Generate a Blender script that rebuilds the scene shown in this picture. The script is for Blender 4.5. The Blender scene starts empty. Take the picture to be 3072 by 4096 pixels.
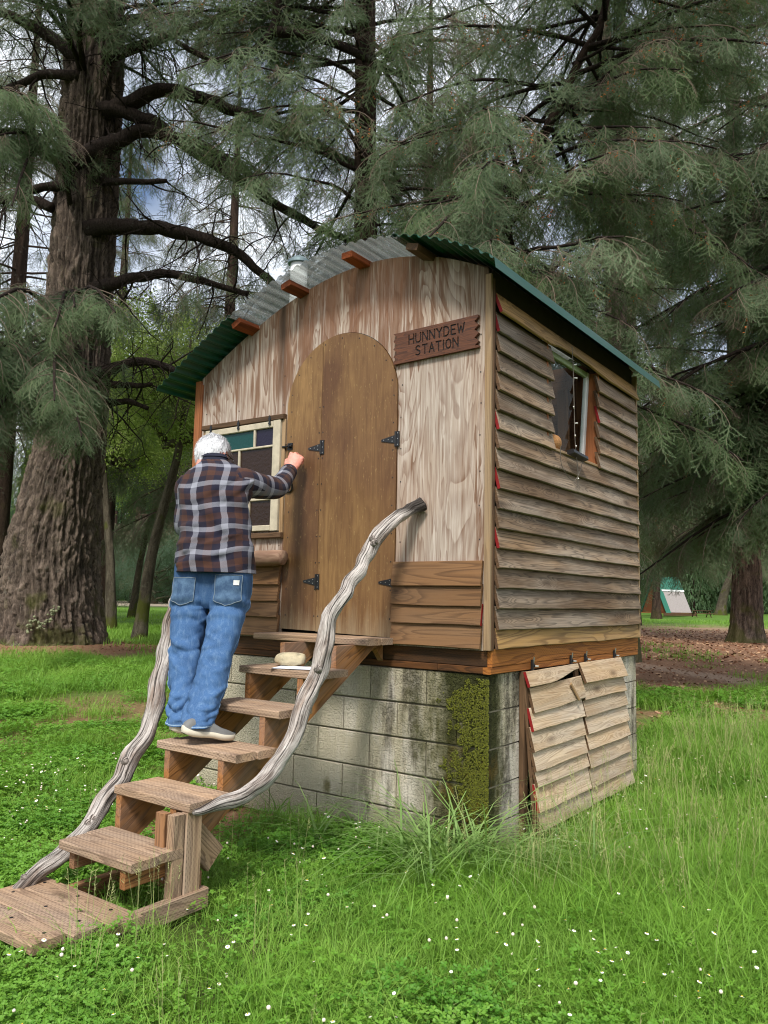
import bpy, bmesh, math, random
import numpy as np
from mathutils import Vector, Matrix, noise
SC = bpy.context.scene
COL = SC.collection
rad = math.radians

# ------------------------------------------------------------------ camera
CAM_LOC = Vector((2.1184, -3.9098, 1.4236))
yaw, pit, rol = rad(-36.154), rad(6.240), rad(1.166)
fw = Vector((math.sin(yaw)*math.cos(pit), math.cos(yaw)*math.cos(pit), math.sin(pit)))
r0 = Vector((math.cos(yaw), -math.sin(yaw), 0)); u0 = r0.cross(fw)
rt = r0*math.cos(rol) + u0*math.sin(rol); up = -r0*math.sin(rol) + u0*math.cos(rol)
cam = bpy.data.cameras.new('camera'); camo = bpy.data.objects.new('camera', cam); COL.objects.link(camo)
camo.matrix_world = Matrix(((rt.x, up.x, -fw.x, CAM_LOC.x), (rt.y, up.y, -fw.y, CAM_LOC.y), (rt.z, up.z, -fw.z, CAM_LOC.z), (0, 0, 0, 1)))
cam.sensor_fit = 'VERTICAL'; cam.sensor_height = 36.0; cam.lens = 36.0*3153.7/4096
cam.clip_start = .05; cam.clip_end = 3000
SC.camera = camo

# ------------------------------------------------------------------ light
SUN_EL, SUN_AZ = rad(52), rad(158)          # azimuth from +Y, clockwise seen from above
world = bpy.data.worlds.new('World'); SC.world = world; world.use_nodes = True
wn = world.node_tree; wn.nodes.clear()
sky = wn.nodes.new('ShaderNodeTexSky'); sky.sky_type = 'NISHITA'; sky.sun_disc = False
sky.sun_elevation = SUN_EL; sky.sun_rotation = SUN_AZ; sky.dust_density = 2.5; sky.ozone_density = 1.5
wtc = wn.nodes.new('ShaderNodeTexCoord')
wno = wn.nodes.new('ShaderNodeTexNoise'); wno.inputs['Scale'].default_value = 3.2; wno.inputs['Detail'].default_value = 6
wn.links.new(wtc.outputs['Generated'], wno.inputs['Vector'])
wr = wn.nodes.new('ShaderNodeValToRGB'); wr.color_ramp.elements[0].position = .36; wr.color_ramp.elements[1].position = .60
wn.links.new(wno.outputs['Fac'], wr.inputs['Fac'])
wmx = wn.nodes.new('ShaderNodeMix'); wmx.data_type = 'RGBA'
wn.links.new(wr.outputs['Color'], wmx.inputs[0]); wn.links.new(sky.outputs['Color'], wmx.inputs[6])
wmx.inputs[7].default_value = (9.2, 9.6, 10.2, 1)
wbg = wn.nodes.new('ShaderNodeBackground'); wbg.inputs['Strength'].default_value = .10
wn.links.new(wmx.outputs[2], wbg.inputs['Color'])
wo = wn.nodes.new('ShaderNodeOutputWorld'); wn.links.new(wbg.outputs[0], wo.inputs['Surface'])
sun = bpy.data.lights.new('sun', 'SUN'); sun.energy = 2.8; sun.angle = rad(12); sun.color = (1, .96, .9)
suno = bpy.data.objects.new('sun', sun); COL.objects.link(suno)
sd = Vector((math.sin(SUN_AZ)*math.cos(SUN_EL), math.cos(SUN_AZ)*math.cos(SUN_EL), math.sin(SUN_EL)))
suno.rotation_euler = sd.to_track_quat('Z', 'Y').to_euler(); suno.location = sd*40
vs = SC.view_settings; vs.view_transform = 'Standard'; vs.look = 'None'; vs.exposure = .6; vs.gamma = 1; vs.use_curve_mapping = False
SC.cycles.filter_width = 1.1; SC.cycles.max_bounces = 5; SC.cycles.diffuse_bounces = 3; SC.cycles.glossy_bounces = 2; SC.cycles.transmission_bounces = 4; SC.cycles.transparent_max_bounces = 8

# ------------------------------------------------------------------ helpers
WM = {}
def put(o, m=None, parent=None):
    m = m or Matrix(); COL.objects.link(o); WM[o.name] = m.copy()
    if parent is not None:
        o.parent = parent; o.matrix_parent_inverse = WM[parent.name].inverted()
    o.matrix_basis = m
    return o
def tag(o, label=None, cat=None, group=None, kind=None):
    for k, v in (('label', label), ('category', cat), ('group', group), ('kind', kind)):
        if v: o[k] = v
    return o
def empty(name, loc, label=None, cat=None, group=None, parent=None, kind=None):
    o = bpy.data.objects.new(name, None); o.empty_display_size = .2
    put(o, Matrix.Translation(Vector(loc)), parent)
    return tag(o, label, cat, group, kind)
def mesh(name, vs_, fs, mat=None, smooth=False, mats=None, idx=None):
    me = bpy.data.meshes.new(name); me.from_pydata([tuple(v) for v in vs_], [], fs)
    for m in (mats or ([mat] if mat else [])): me.materials.append(m)
    if idx is not None: me.polygons.foreach_set('material_index', idx)
    if smooth: me.polygons.foreach_set('use_smooth', [True]*len(me.polygons))
    me.update(); return me
def obj(name, me, parent=None, m=None, **kw):
    return tag(put(bpy.data.objects.new(name, me), m, parent), **kw)
def frame(o, x, y):
    x = Vector(x).normalized(); y = Vector(y); z = x.cross(y).normalized(); y = z.cross(x)
    o = Vector(o)
    return Matrix(((x.x, y.x, z.x, o.x), (x.y, y.y, z.y, o.y), (x.z, y.z, z.z, o.z), (0, 0, 0, 1)))
RNG = random.Random(7)
_pc = {}
def plank(L, W, T, mat, end=None, bev=.004, wav=0.0, segs=1, seed=0, low=None, high=None, endl=True, endr=False):
    """board mesh: x length, y width, z thickness; wavy lower edge; optional other material on the cut ends"""
    key = (round(L, 3), round(W, 3), round(T, 3), mat.name, end and end.name, bev, wav, segs, seed, low is None, endl, endr)
    if low is None and high is None and key in _pc: return _pc[key]
    V = []; F = []; I = []
    b = bev
    for i in range(segs+1):
        x = -L/2 + L*i/segs
        lo = -W/2 + (low(x) if low else 0); hi = W/2 + (high(x) if high else 0)
        if wav:
            lo += wav*noise.noise(Vector((x*3.1, seed*7.3, 1.7))) + .5*wav*noise.noise(Vector((x*11, seed*3.3, 5.2)))
            hi += .3*wav*noise.noise(Vector((x*3.1, seed*5.3, 8.7)))
        zt = (wav*.5*noise.noise(Vector((x*1.5, seed*2.2, 3.3)))) if wav else 0
        for y, z in ((lo, -T/2+b), (lo+b, -T/2), (hi-b, -T/2), (hi, -T/2+b), (hi, T/2-b), (hi-b, T/2), (lo+b, T/2), (lo, T/2-b)):
            V.append((x, y, z+zt))
    for i in range(segs):
        for k in range(8):
            a = i*8+k; c = i*8+(k+1) % 8
            F.append((a, c, c+8, a+8)); I.append(0)
    F.append(tuple(range(7, -1, -1))); I.append(1 if end and endl else 0)
    n = segs*8; F.append(tuple(n+k for k in range(8))); I.append(1 if end and endr else 0)
    me = mesh('plank', V, [tuple(reversed(f)) for f in F], mats=[mat]+([end] if end else []), idx=I)
    _pc[key] = me
    return me
def board(name, p0, p1, wdir, W, T, mat, parent=None, **kw):
    """board from p0 to p1 (centre line); wdir: direction of its width"""
    p0 = Vector(p0); p1 = Vector(p1); tagk = {k: kw.pop(k) for k in ('label', 'kind') if k in kw}
    me = plank((p1-p0).length, W, T, mat, **kw)
    return obj(name, me, parent, frame((p0+p1)/2, p1-p0, wdir), **tagk)
def tube(pts, radii, n=10, cap=True, rough=0, seed=0, squash=None):
    P = [Vector(p) for p in pts]; V = []; F = []
    ref = None
    for i, p in enumerate(P):
        d = (P[min(i+1, len(P)-1)] - P[max(i-1, 0)]).normalized()
        if ref is None: ref = d.orthogonal().normalized()
        ref = (ref - d*ref.dot(d)).normalized(); bi = d.cross(ref)
        for k in range(n):
            a = 2*math.pi*k/n; q = ref*math.cos(a) + bi*math.sin(a)
            rr = radii[i] if hasattr(radii, '__len__') else radii
            if rough: rr *= 1 + rough*noise.noise(Vector((p.x*9+q.x*1.3+seed, p.y*9+q.y*1.3, p.z*9+q.z*1.3)))
            V.append(p + q*rr)
    for i in range(len(P)-1):
        for k in range(n):
            a = i*n+k; b = i*n+(k+1) % n; F.append((a, b, b+n, a+n))
    if cap:
        F.append(tuple(range(n-1, -1, -1))); m = (len(P)-1)*n; F.append(tuple(m+k for k in range(n)))
    return V, F
def smooth_path(pts, sub=6):
    P = [Vector(p) for p in pts]; out = []
    for i in range(len(P)-1):
        a, b, c, d = P[max(i-1, 0)], P[i], P[i+1], P[min(i+2, len(P)-1)]
        for j in range(sub):
            t = j/sub
            out.append(.5*((2*b) + (c-a)*t + (2*a-5*b+4*c-d)*t*t + (3*b-a-3*c+d)*t**3))
    out.append(P[-1]); return out
def lerp_list(vals, n):
    out = []
    for i in range(n):
        t = i/(n-1)*(len(vals)-1); k = min(int(t), len(vals)-2); out.append(vals[k]+(vals[k+1]-vals[k])*(t-k))
    return out
def box(c, s):
    x, y, z = c; a, b, d = s[0]/2, s[1]/2, s[2]/2
    V = [(x-a, y-b, z-d), (x+a, y-b, z-d), (x+a, y+b, z-d), (x-a, y+b, z-d), (x-a, y-b, z+d), (x+a, y-b, z+d), (x+a, y+b, z+d), (x-a, y+b, z+d)]
    return V, [(3, 2, 1, 0), (4, 5, 6, 7), (0, 1, 5, 4), (1, 2, 6, 5), (2, 3, 7, 6), (3, 0, 4, 7)]
def join(parts):
    V = []; F = []
    for v, f in parts:
        o = len(V); V += [tuple(q) for q in v]; F += [tuple(i+o for i in g) for g in f]
    return V, F

# ------------------------------------------------------------------ materials
def c(r, g, b):
    f = lambda x: ((x/255+.055)/1.055)**2.4 if x > 10 else x/255/12.92
    return (f(r), f(g), f(b), 1)
class NM:
    def __init__(s, name, rough=.7, spec=.3):
        s.mat = bpy.data.materials.new(name); s.mat.use_nodes = True; s.t = s.mat.node_tree; s.t.nodes.clear()
        s.out = s.t.nodes.new('ShaderNodeOutputMaterial'); s.b = s.t.nodes.new('ShaderNodeBsdfPrincipled')
        s.b.inputs['Roughness'].default_value = rough; s.b.inputs['Specular IOR Level'].default_value = spec
        s.t.links.new(s.b.outputs[0], s.out.inputs['Surface'])
    def set(s, sock, v):
        if isinstance(v, bpy.types.NodeSocket): s.t.links.new(v, sock)
        else: sock.default_value = v
    def n(s, typ, ins=None, out=0, **at):
        n = s.t.nodes.new('ShaderNode'+typ)
        for k, v in at.items(): setattr(n, k, v)
        for k, v in (ins or {}).items(): s.set(n.inputs[k], v)
        return n.outputs[out]
    def m(s, op, a, b=None, cc=None, clamp=False):
        n = s.t.nodes.new('ShaderNodeMath'); n.operation = op; n.use_clamp = clamp
        for i, v in enumerate((a, b, cc)):
            if v is not None: s.set(n.inputs[i], v)
        return n.outputs[0]
    def mix(s, f, a, b, mode='MIX'):
        n = s.t.nodes.new('ShaderNodeMix'); n.data_type = 'RGBA'; n.blend_type = mode
        s.set(n.inputs[0], f); s.set(n.inputs[6], a); s.set(n.inputs[7], b); return n.outputs[2]
    def ramp(s, f, stops, interp='LINEAR'):
        n = s.t.nodes.new('ShaderNodeValToRGB'); n.color_ramp.interpolation = interp
        e = n.color_ramp.elements
        while len(e) < len(stops): e.new(.5)
        for q, (p, col) in zip(e, stops):
            q.position = p; q.color = col if hasattr(col, '__len__') else (col, col, col, 1)
        s.set(n.inputs[0], f); return n.outputs[0]
    def noise(s, vec, scale, detail=3, rough=.5, dist=0):
        return s.n('TexNoise', {'Vector': vec, 'Scale': scale, 'Detail': detail, 'Roughness': rough, 'Distortion': dist})
    def scl(s, vec, sc, add=None):
        return s.n('Mapping', {'Vector': vec, 'Scale': sc, **({'Location': add} if add else {})})
    def objvec(s, rnd=True):
        v = s.n('TexCoord', out=3)
        if not rnd: return v
        r = s.n('ObjectInfo', out=5)
        k = s.n('CombineXYZ', {0: s.m('MULTIPLY', r, 37.), 1: s.m('MULTIPLY', r, 71.), 2: s.m('MULTIPLY', r, 53.)})
        return s.n('VectorMath', {0: v, 1: k}, operation='ADD')
    def pos(s): return s.n('NewGeometry', out=0)
    def xyz(s, v):
        n = s.t.nodes.new('ShaderNodeSeparateXYZ'); s.t.links.new(v, n.inputs[0]); return n.outputs
    def bump(s, h, strength=.3, dist=.01):
        s.set(s.b.inputs['Normal'], s.n('Bump', {'Height': h, 'Strength': strength, 'Distance': dist}))
    def col(s, v): s.set(s.b.inputs['Base Color'], v); return s

def plain(name, col, rough=.6, metal=0, spec=.3, var=0):
    m = NM(name, rough, spec); m.b.inputs['Metallic'].default_value = metal
    if var:
        f = m.noise(m.objvec(), 14, 4, .6); k = m.ramp(f, [(.25, 1-var), (.75, 1+var)])
        m.col(m.mix(1., col, k, 'MULTIPLY')); m.bump(f, .15, .003)
    else: m.col(col)
    return m.mat
def wood(name, light, dark, K=22, stretch=(.8, 7, 7), gray=None, gamt=.5, ring=.7, rough=.75, spec=.25, bump=.35, knots=True, incise=False, stain=None, stamt=0, swap=False, pieces=.25, fib=.5):
    m = NM(name, rough, spec); P = m.objvec()
    if swap: P = m.n('Mapping', {'Vector': P, 'Rotation': (0, 0, math.pi/2)})
    Q = m.scl(P, stretch)
    v = m.noise(Q, 1.0, 2.2, .45, .25)
    if knots:
        vo = m.n('TexVoronoi', {'Vector': m.scl(P, (2.1, 6.5, 3.0)), 'Scale': 1.0, 'Randomness': 1.0})
        kn = m.m('SUBTRACT', 1., m.m('MULTIPLY', vo, 5.0), clamp=True)
        kn2 = m.m('POWER', m.m('SUBTRACT', 1., m.m('MULTIPLY', vo, 2.2), clamp=True), 2.)
        v = m.m('ADD', v, m.m('MULTIPLY', kn2, .28))
    rg = m.m('FRACT', m.m('MULTIPLY', v, float(K)))
    rg = m.ramp(rg, [(0, .1), (.45, .25), (.82, 1.), (.93, .85), (1, .1)])
    fi = m.noise(m.scl(P, (4, 190, 190)), 1.0, 4, .65)
    fi2 = m.noise(m.scl(P, (1.6, 45, 45)), 1.0, 3, .6)
    bl = m.noise(m.scl(P, (1.1, 5, 5)), 1.0, 4, .6)
    f = m.m('ADD', m.m('MULTIPLY', rg, ring), m.m('MULTIPLY', m.m('SUBTRACT', fi, .5), fib*1.3))
    f = m.m('ADD', f, m.m('MULTIPLY', m.m('SUBTRACT', fi2, .5), fib*1.2), clamp=True)
    col = m.mix(f, light, dark)
    if gray: 
        g = m.ramp(bl, [(.5-gamt*.35, 0.), (.62, 1.)]); g = m.m('MULTIPLY', g, min(1, gamt*1.3))
        col = m.mix(g, col, m.mix(f, gray, m.mix(.6, gray, dark)))
    if stain:
        s = m.ramp(m.noise(m.scl(P, (.7, 3.5, 3.5), (9, 4, 2)), 1.3, 4, .65), [(.45, 0.), (.62, 1.)])
        col = m.mix(m.m('MULTIPLY', s, stamt), col, stain)
    if knots: col = m.mix(m.m('MULTIPLY', kn, .8), col, m.mix(.5, dark, (.02, .012, .008, 1)))
    r = m.n('ObjectInfo', out=5)
    k = m.m('ADD', 1-pieces*.5, m.m('MULTIPLY', m.m('FRACT', m.m('MULTIPLY', r, 7.77)), pieces))
    col = m.mix(1., col, m.n('CombineColor', {0: k, 1: k, 2: k}), 'MULTIPLY')
    h = m.m('SUBTRACT', m.m('MULTIPLY', fi2, .6), m.m('MULTIPLY', rg, .5))
    if incise:
        x = m.xyz(m.n('TexCoord', out=3))
        cell = m.m('FRACT', m.m('ADD', m.m('DIVIDE', x[0], .026), m.m('MULTIPLY', m.m('FLOOR', m.m('DIVIDE', m.m('ADD', x[1], x[2]), .0095)), .5)))
        row = m.m('FRACT', m.m('DIVIDE', m.m('ADD', x[1], x[2]), .0095))
        d1 = m.m('MULTIPLY', m.m('LESS_THAN', cell, .45), m.m('MULTIPLY', m.m('LESS_THAN', row, .24), 1.))
        d1 = m.m('MULTIPLY', d1, m.ramp(bl, [(.35, .1), (.6, .75)]))
        col = m.mix(d1, col, m.mix(.75, dark, (.01, .008, .005, 1))); h = m.m('SUBTRACT', h, m.m('MULTIPLY', d1, .8))
    m.col(col); m.bump(h, bump, .004)
    return m.mat

MT = {}
MT['siding'] = wood('weathered_siding', c(142, 116, 88), c(48, 35, 26), K=22, stretch=(.5, 11, 11), gray=c(156, 145, 131), gamt=.48, ring=.7, stain=c(84, 62, 42), stamt=.6, pieces=.5, fib=1.0, rough=.85, bump=.5)
MT['siding_gold'] = wood('golden_siding', c(176, 138, 84), c(82, 56, 30), K=15, stretch=(.55, 9, 9), gray=c(140, 122, 98), gamt=.4, ring=.6, pieces=.2)
MT['hatch'] = wood('bleached_board', c(206, 182, 150), c(108, 80, 56), K=24, stretch=(.6, 12, 12), gray=c(180, 168, 154), gamt=.5, ring=.5, fib=.9, stain=c(170, 128, 74), stamt=.35, pieces=.3, rough=.85)
MT['lap'] = wood('brown_lap_board', c(122, 88, 56), c(58, 38, 24), K=13, stretch=(.6, 9, 9), gray=c(112, 90, 68), gamt=.35, ring=.55, pieces=.25)
MT['sill'] = wood('stained_sill_beam', c(168, 106, 48), c(88, 46, 18), K=12, stretch=(.55, 9, 9), ring=.65, incise=True, pieces=.2)
MT['sill_wet_shade'] = wood('wet_shaded_sill_beam', c(112, 70, 34), c(40, 26, 14), K=12, stretch=(.55, 9, 9), ring=.65, incise=True, pieces=.2, gray=c(58, 40, 24), gamt=.8, stain=c(22, 18, 13), stamt=.95)  # wet-stained beam, with shade also darkened into its colour
MT['tread'] = wood('treated_tread', c(178, 146, 114), c(84, 60, 44), K=18, stretch=(.6, 12, 12), gray=c(164, 146, 130), gamt=.5, ring=.65, incise=True, pieces=.3, rough=.82)
MT['stringer'] = wood('stringer_wood', c(150, 104, 62), c(72, 44, 24), K=18, stretch=(.7, 10, 10), gray=c(138, 118, 102), gamt=.3, ring=.75, pieces=.25)
MT['trim'] = wood('trim_wood', c(164, 132, 92), c(92, 66, 42), K=10, stretch=(.6, 14, 14), gray=c(150, 136, 116), gamt=.4, ring=.45, pieces=.3, knots=False)
MT['redtrim'] = wood('reddish_trim', c(156, 98, 60), c(96, 54, 30), K=10, stretch=(.6, 14, 14), ring=.45, pieces=.2, knots=False)
MT['darktrim'] = wood('dark_trim', c(98, 74, 52), c(44, 32, 22), K=10, stretch=(.6, 14, 14), ring=.5, pieces=.2)
MT['purlin'] = wood('orange_rafter', c(150, 76, 36), c(70, 30, 14), K=10, stretch=(.8, 12, 12), ring=.5, stain=c(58, 34, 22), stamt=.5, pieces=.4, knots=False)
MT['door'] = wood('varnished_door', c(138, 104, 62), c(88, 58, 32), K=14, stretch=(.45, 5, 5), ring=.42, gray=c(146, 122, 78), gamt=.3, swap=False, fib=.75, pieces=.12, rough=.6, bump=.18, stain=c(84, 54, 32), stamt=.5, knots=False)
MT['drift'] = wood('driftwood', c(196, 186, 178), c(70, 58, 52), K=7, stretch=(1.5, 14, 14), gray=c(182, 174, 168), gamt=.5, ring=.2, fib=1.25, pieces=.1, knots=False, rough=.85, bump=.8, stain=c(88, 70, 58), stamt=.35)
MT['log'] = wood('peeled_log', c(176, 148, 122), c(84, 56, 42), K=6, stretch=(1.6, 12, 12), ring=.3, fib=1.1, pieces=.1, knots=False, stain=c(98, 56, 44), stamt=.7)
MT['inner'] = wood('interior_wood', c(128, 88, 58), c(66, 42, 28), K=10, stretch=(.6, 6, 6), ring=.5, pieces=.2)
MT['signw'] = wood('sign_wood', c(112, 66, 38), c(54, 28, 16), K=12, stretch=(.7, 10, 10), ring=.6, pieces=0, knots=False, rough=.5)
MT['red'] = plain('red_paint', c(128, 26, 26), .6, var=.25)
MT['black'] = plain('black_iron', c(22, 22, 24), .45, spec=.5)
MT['screw'] = plain('zinc_screw', c(170, 168, 160), .35, metal=.9)
MT['cream'] = plain('cream_paint', c(186, 175, 152), .65, var=.22)
MT['white'] = plain('white_paint', c(225, 226, 222), .45, var=.06)
MT['greenpaint'] = plain('pale_green_paint', c(150, 164, 128), .6, var=.1)
MT['dark'] = plain('interior_shade', c(34, 28, 24), .9)  # near-black colour standing in for an unlit interior
MT['paper'] = plain('white_paper', c(226, 228, 236), .7)
MT['galv'] = plain('galvanised', c(120, 136, 138), .5, metal=.6, var=.12)
MT['bulb'] = plain('clear_bulb', c(222, 220, 210), .2)
MT['wire'] = plain('string_wire', c(112, 104, 94), .6)

def ply(name):
    m = NM(name, .8, .2); P = m.pos(); x = m.xyz(P)
    V = m.n('CombineXYZ', {0: x[0], 1: m.m('MULTIPLY', m.n('ObjectInfo', out=5), 40.), 2: x[2]})
    wob = m.noise(m.scl(V, (3., 1, 1.6)), 1., 3, .5)
    v = m.noise(m.scl(V, (4.6, 1, .75)), 1., 2.6, .5, .9)
    K = m.m('FRACT', m.m('MULTIPLY', v, 15.)); line = m.ramp(K, [(0, 0.), (.35, .05), (.8, .75), (.93, 1.), (1, 0.)])
    K2 = m.m('FRACT', m.m('MULTIPLY', m.noise(m.scl(V, (9, 1, .7), (4, 2, 7)), 1., 3, .5, .6), 10.)); line2 = m.ramp(K2, [(0, 0.), (.6, .2), (.9, 1.), (1, 0.)])
    fine = m.noise(m.scl(V, (300, 1, 6)), 1., 3, .65); mid = m.noise(m.scl(V, (70, 1, 2.2)), 1., 5, .7, .4)
    st1 = m.noise(m.scl(V, (12, 1, .6), (1, 4, 2)), 1., 5, .62, .8); st2 = m.noise(m.scl(V, (30, 1, 1.1), (5, 2, 1)), 1., 4, .65, .4)
    top_ = m.n('MapRange', {0: x[2], 1: 2.75, 2: 3.35}); cen = m.ramp(m.m('ABSOLUTE', m.m('ADD', x[0], .95)), [(.3, 1.), (.85, 0.)])
    left = m.n('MapRange', {0: x[0], 1: -1.1, 2: -1.6}); lz = m.n('MapRange', {0: x[2], 1: 2.60, 2: 2.86})
    lev = m.m('ADD', m.m('MULTIPLY', m.m('MULTIPLY', top_, cen), .17), m.m('ADD', m.m('MULTIPLY', m.m('MULTIPLY', left, lz), .095), .0))
    sv = m.m('ADD', m.m('ADD', m.m('MULTIPLY', st1, .75), m.m('MULTIPLY', st2, .35)), lev)
    sv = m.m('ADD', sv, m.m('MULTIPLY', m.m('SUBTRACT', line, .3), .06))
    stain = m.ramp(sv, [(.595, 0.), (.655, .8), (.75, 1.)])
    stain = m.m('MULTIPLY', stain, m.m('ADD', .35, m.m('MULTIPLY', mid, 1.1)), clamp=True)
    pale = m.mix(m.ramp(mid, [(.3, 0.), (.7, 1.)]), c(156, 140, 124), c(208, 197, 184)); pale = m.mix(m.m('MULTIPLY', fine, .45), pale, c(118, 96, 80))
    pale = m.mix(m.ramp(m.noise(m.scl(V, (2.2, 1, 1.2), (7, 7, 7)), 1., 3), [(.4, 0.), (.7, .5)]), pale, c(168, 138, 112))
    brown = m.mix(fine, c(138, 98, 68), c(74, 49, 34)); brown = m.mix(m.m('MULTIPLY', m.m('MULTIPLY', top_, cen), .35), brown, c(132, 80, 52))
    col = m.mix(stain, pale, brown)
    col = m.mix(m.m('MULTIPLY', line, .48), col, c(104, 74, 56)); col = m.mix(m.m('MULTIPLY', line2, .30), col, c(112, 80, 60))
    col = m.mix(m.m('MULTIPLY', m.ramp(mid, [(.54, 0.), (.68, 1.)]), .32), col, c(212, 202, 190))
    drip = m.m('MULTIPLY', m.ramp(m.m('ABSOLUTE', m.m('ADD', x[0], 1.64)), [(.015, 1.), (.045, 0.)]), m.n('MapRange', {0: x[2], 1: 2.7, 2: 3.25}))
    col = m.mix(m.m('MULTIPLY', drip, m.m('ADD', .25, mid)), col, c(58, 48, 40))
    ed = m.m('MULTIPLY', m.n('MapRange', {0: x[0], 1: -.42, 2: -.05}), top_); col = m.mix(m.m('MULTIPLY', m.m('MULTIPLY', ed, st1), .9), col, c(74, 62, 42))
    m.col(col); m.bump(m.m('SUBTRACT', m.m('MULTIPLY', mid, .8), m.m('MULTIPLY', line, .35)), .35, .003)
    return m.mat
MT['ply'] = ply('weathered_plywood')

def blockmat():
    m = NM('mossy_concrete_block', .92, .15); P = m.pos(); x = m.xyz(P)
    r = m.n('ObjectInfo', out=5)
    fine = m.noise(P, 170, 3, .7); mid = m.noise(P, 30, 4, .65); big = m.noise(P, 3.2, 5, .6)
    base = m.mix(big, c(182, 172, 146), c(212, 202, 178)); base = m.mix(m.m('MULTIPLY', m.ramp(fine, [(.42, 0.), (.64, 1.)]), .5), base, c(116, 106, 88))
    bz = m.n('MapRange', {0: x[0], 1: -1.35, 2: -.7})
    white = m.m('MULTIPLY', m.ramp(m.noise(m.scl(P, (5.5, 3, 1.4)), 1., 4, .6), [(.47, 0.), (.57, 1.)]), bz)
    base = m.mix(m.m('MULTIPLY', white, .7), base, c(206, 198, 186))
    # algae runs under the sill
    run = m.noise(m.scl(P, (11, 7, 1.8)), 1., 5, .65)
    zz = m.n('MapRange', {0: x[2], 1: .15, 2: 1.0})
    a = m.m('MULTIPLY', m.ramp(m.m('ADD', run, m.m('MULTIPLY', m.m('SUBTRACT', zz, .5), .08)), [(.48, 0.), (.59, 1.)]), m.n('MapRange', {0: m.m('ADD', x[0], m.m('MULTIPLY', m.m('SUBTRACT', big, .5), .8)), 1: -1.0, 2: -.62}))
    a = m.m('MULTIPLY', a, m.ramp(mid, [(.3, .45), (.6, 1.)]))
    base = m.mix(m.m('MULTIPLY', a, .82), base, c(54, 48, 38))
    # moss and green algae climbing the corner
    cx = m.m('ADD', m.m('MULTIPLY', m.m('ABSOLUTE', x[0]), 1.), m.m('MULTIPLY', m.m('ABSOLUTE', x[1]), 3.2))
    cm = m.m('ADD', cx, m.m('MULTIPLY', m.m('SUBTRACT', m.noise(m.scl(P, (5, 5, 2.5)), 1., 5, .65), .5), .95))
    al = m.ramp(cm, [(.34, 1.), (.66, 0.)]); mo = m.ramp(cm, [(.20, 1.), (.36, 0.)])
    base = m.mix(m.m('MULTIPLY', al, m.m('ADD', .35, m.m('MULTIPLY', mid, .8))), base, m.mix(mid, c(92, 92, 40), c(60, 58, 34)))
    dk = m.ramp(m.m('ADD', cx, m.m('MULTIPLY', m.m('SUBTRACT', big, .5), .3)), [(.05, 1.), (.16, 0.)])
    base = m.mix(m.m('MULTIPLY', mo, .9), base, m.mix(mid, c(58, 62, 18), c(26, 26, 14)))
    base = m.mix(m.m('MULTIPLY', dk, .45), base, c(26, 28, 18))
    orange = m.m('MULTIPLY', m.ramp(m.noise(P, 7, 4), [(.5, 0.), (.62, 1.)]), m.m('MULTIPLY', mo, m.n('MapRange', {0: x[2], 1: .7, 2: .1})))
    base = m.mix(m.m('MULTIPLY', orange, .6), base, c(150, 110, 36))
    # darker band towards the bottom and a lone moss patch
    low_band = m.ramp(m.m('ADD', x[2], m.m('MULTIPLY', m.m('SUBTRACT', mid, .5), .25)), [(.05, 1.), (.3, 0.)])
    base = m.mix(m.m('MULTIPLY', low_band, .35), base, c(112, 100, 70))
    px = m.m('POWER', m.m('ADD', m.m('POWER', m.m('MULTIPLY', m.m('ADD', x[0], 1.137), 1.9), 2.), m.m('POWER', m.m('SUBTRACT', x[2], .25), 2.)), .5)
    base = m.mix(m.ramp(m.m('ADD', px, m.m('MULTIPLY', mid, .06)), [(.06, .75), (.1, 0.)]), base, c(92, 84, 36))
    k = m.m('ADD', .9, m.m('MULTIPLY', r, .18)); base = m.mix(1., base, m.n('CombineColor', {0: k, 1: k, 2: k}), 'MULTIPLY')
    m.col(base); pit = m.ramp(m.noise(P, 95, 2, .5), [(.36, 0.), (.5, 1.)]); m.bump(m.m('ADD', m.m('ADD', m.m('MULTIPLY', fine, .6), pit), m.m('MULTIPLY', mid, m.m('ADD', .8, m.m('MULTIPLY', mo, 2.)))), .9, .008)
    return m.mat
MT['block'] = blockmat()
MT['mortar'] = plain('grey_mortar', c(104, 98, 82), .95, var=.2)
def sheet(name, col, rough=.35, clear=False):
    m = NM(name, rough, .5); P = m.pos()
    d = m.noise(m.scl(P, (6, .9, 6)), 2.2, 5, .65)
    if not clear:
        m.col(m.mix(m.ramp(d, [(.5, 0.), (.75, .5)]), col, c(70, 84, 74))); return m.mat
    dirt = m.ramp(m.noise(m.scl(P, (14, 1.1, 14)), 2., 5, .7), [(.35, 0.), (.8, 1.)])
    df = m.n('BsdfDiffuse', {'Color': m.mix(dirt, c(160, 164, 162), c(88, 86, 78))}); tl = m.n('BsdfTranslucent', {'Color': m.mix(dirt, c(190, 194, 192), c(104, 102, 90))})
    tr = m.n('BsdfTransparent', {'Color': (.86, .88, .87, 1)}); gl = m.n('BsdfGlossy', {'Color': (.9, .9, .9, 1), 'Roughness': .18})
    s1 = m.n('MixShader', {0: .5, 1: df, 2: tl}); s2 = m.n('MixShader', {0: m.m('SUBTRACT', .72, m.m('MULTIPLY', dirt, .4)), 1: s1, 2: tr})
    fr = m.n('LayerWeight', {'Blend': .22}, out=0); s3 = m.n('MixShader', {0: m.m('MULTIPLY', fr, .5), 1: s2, 2: gl})
    m.t.links.new(s3, m.out.inputs['Surface']); return m.mat
MT['green'] = sheet('green_roof_sheet', c(8, 72, 52)); MT['clear'] = sheet('clear_roof_sheet', c(180, 184, 182), clear=True)
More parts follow.
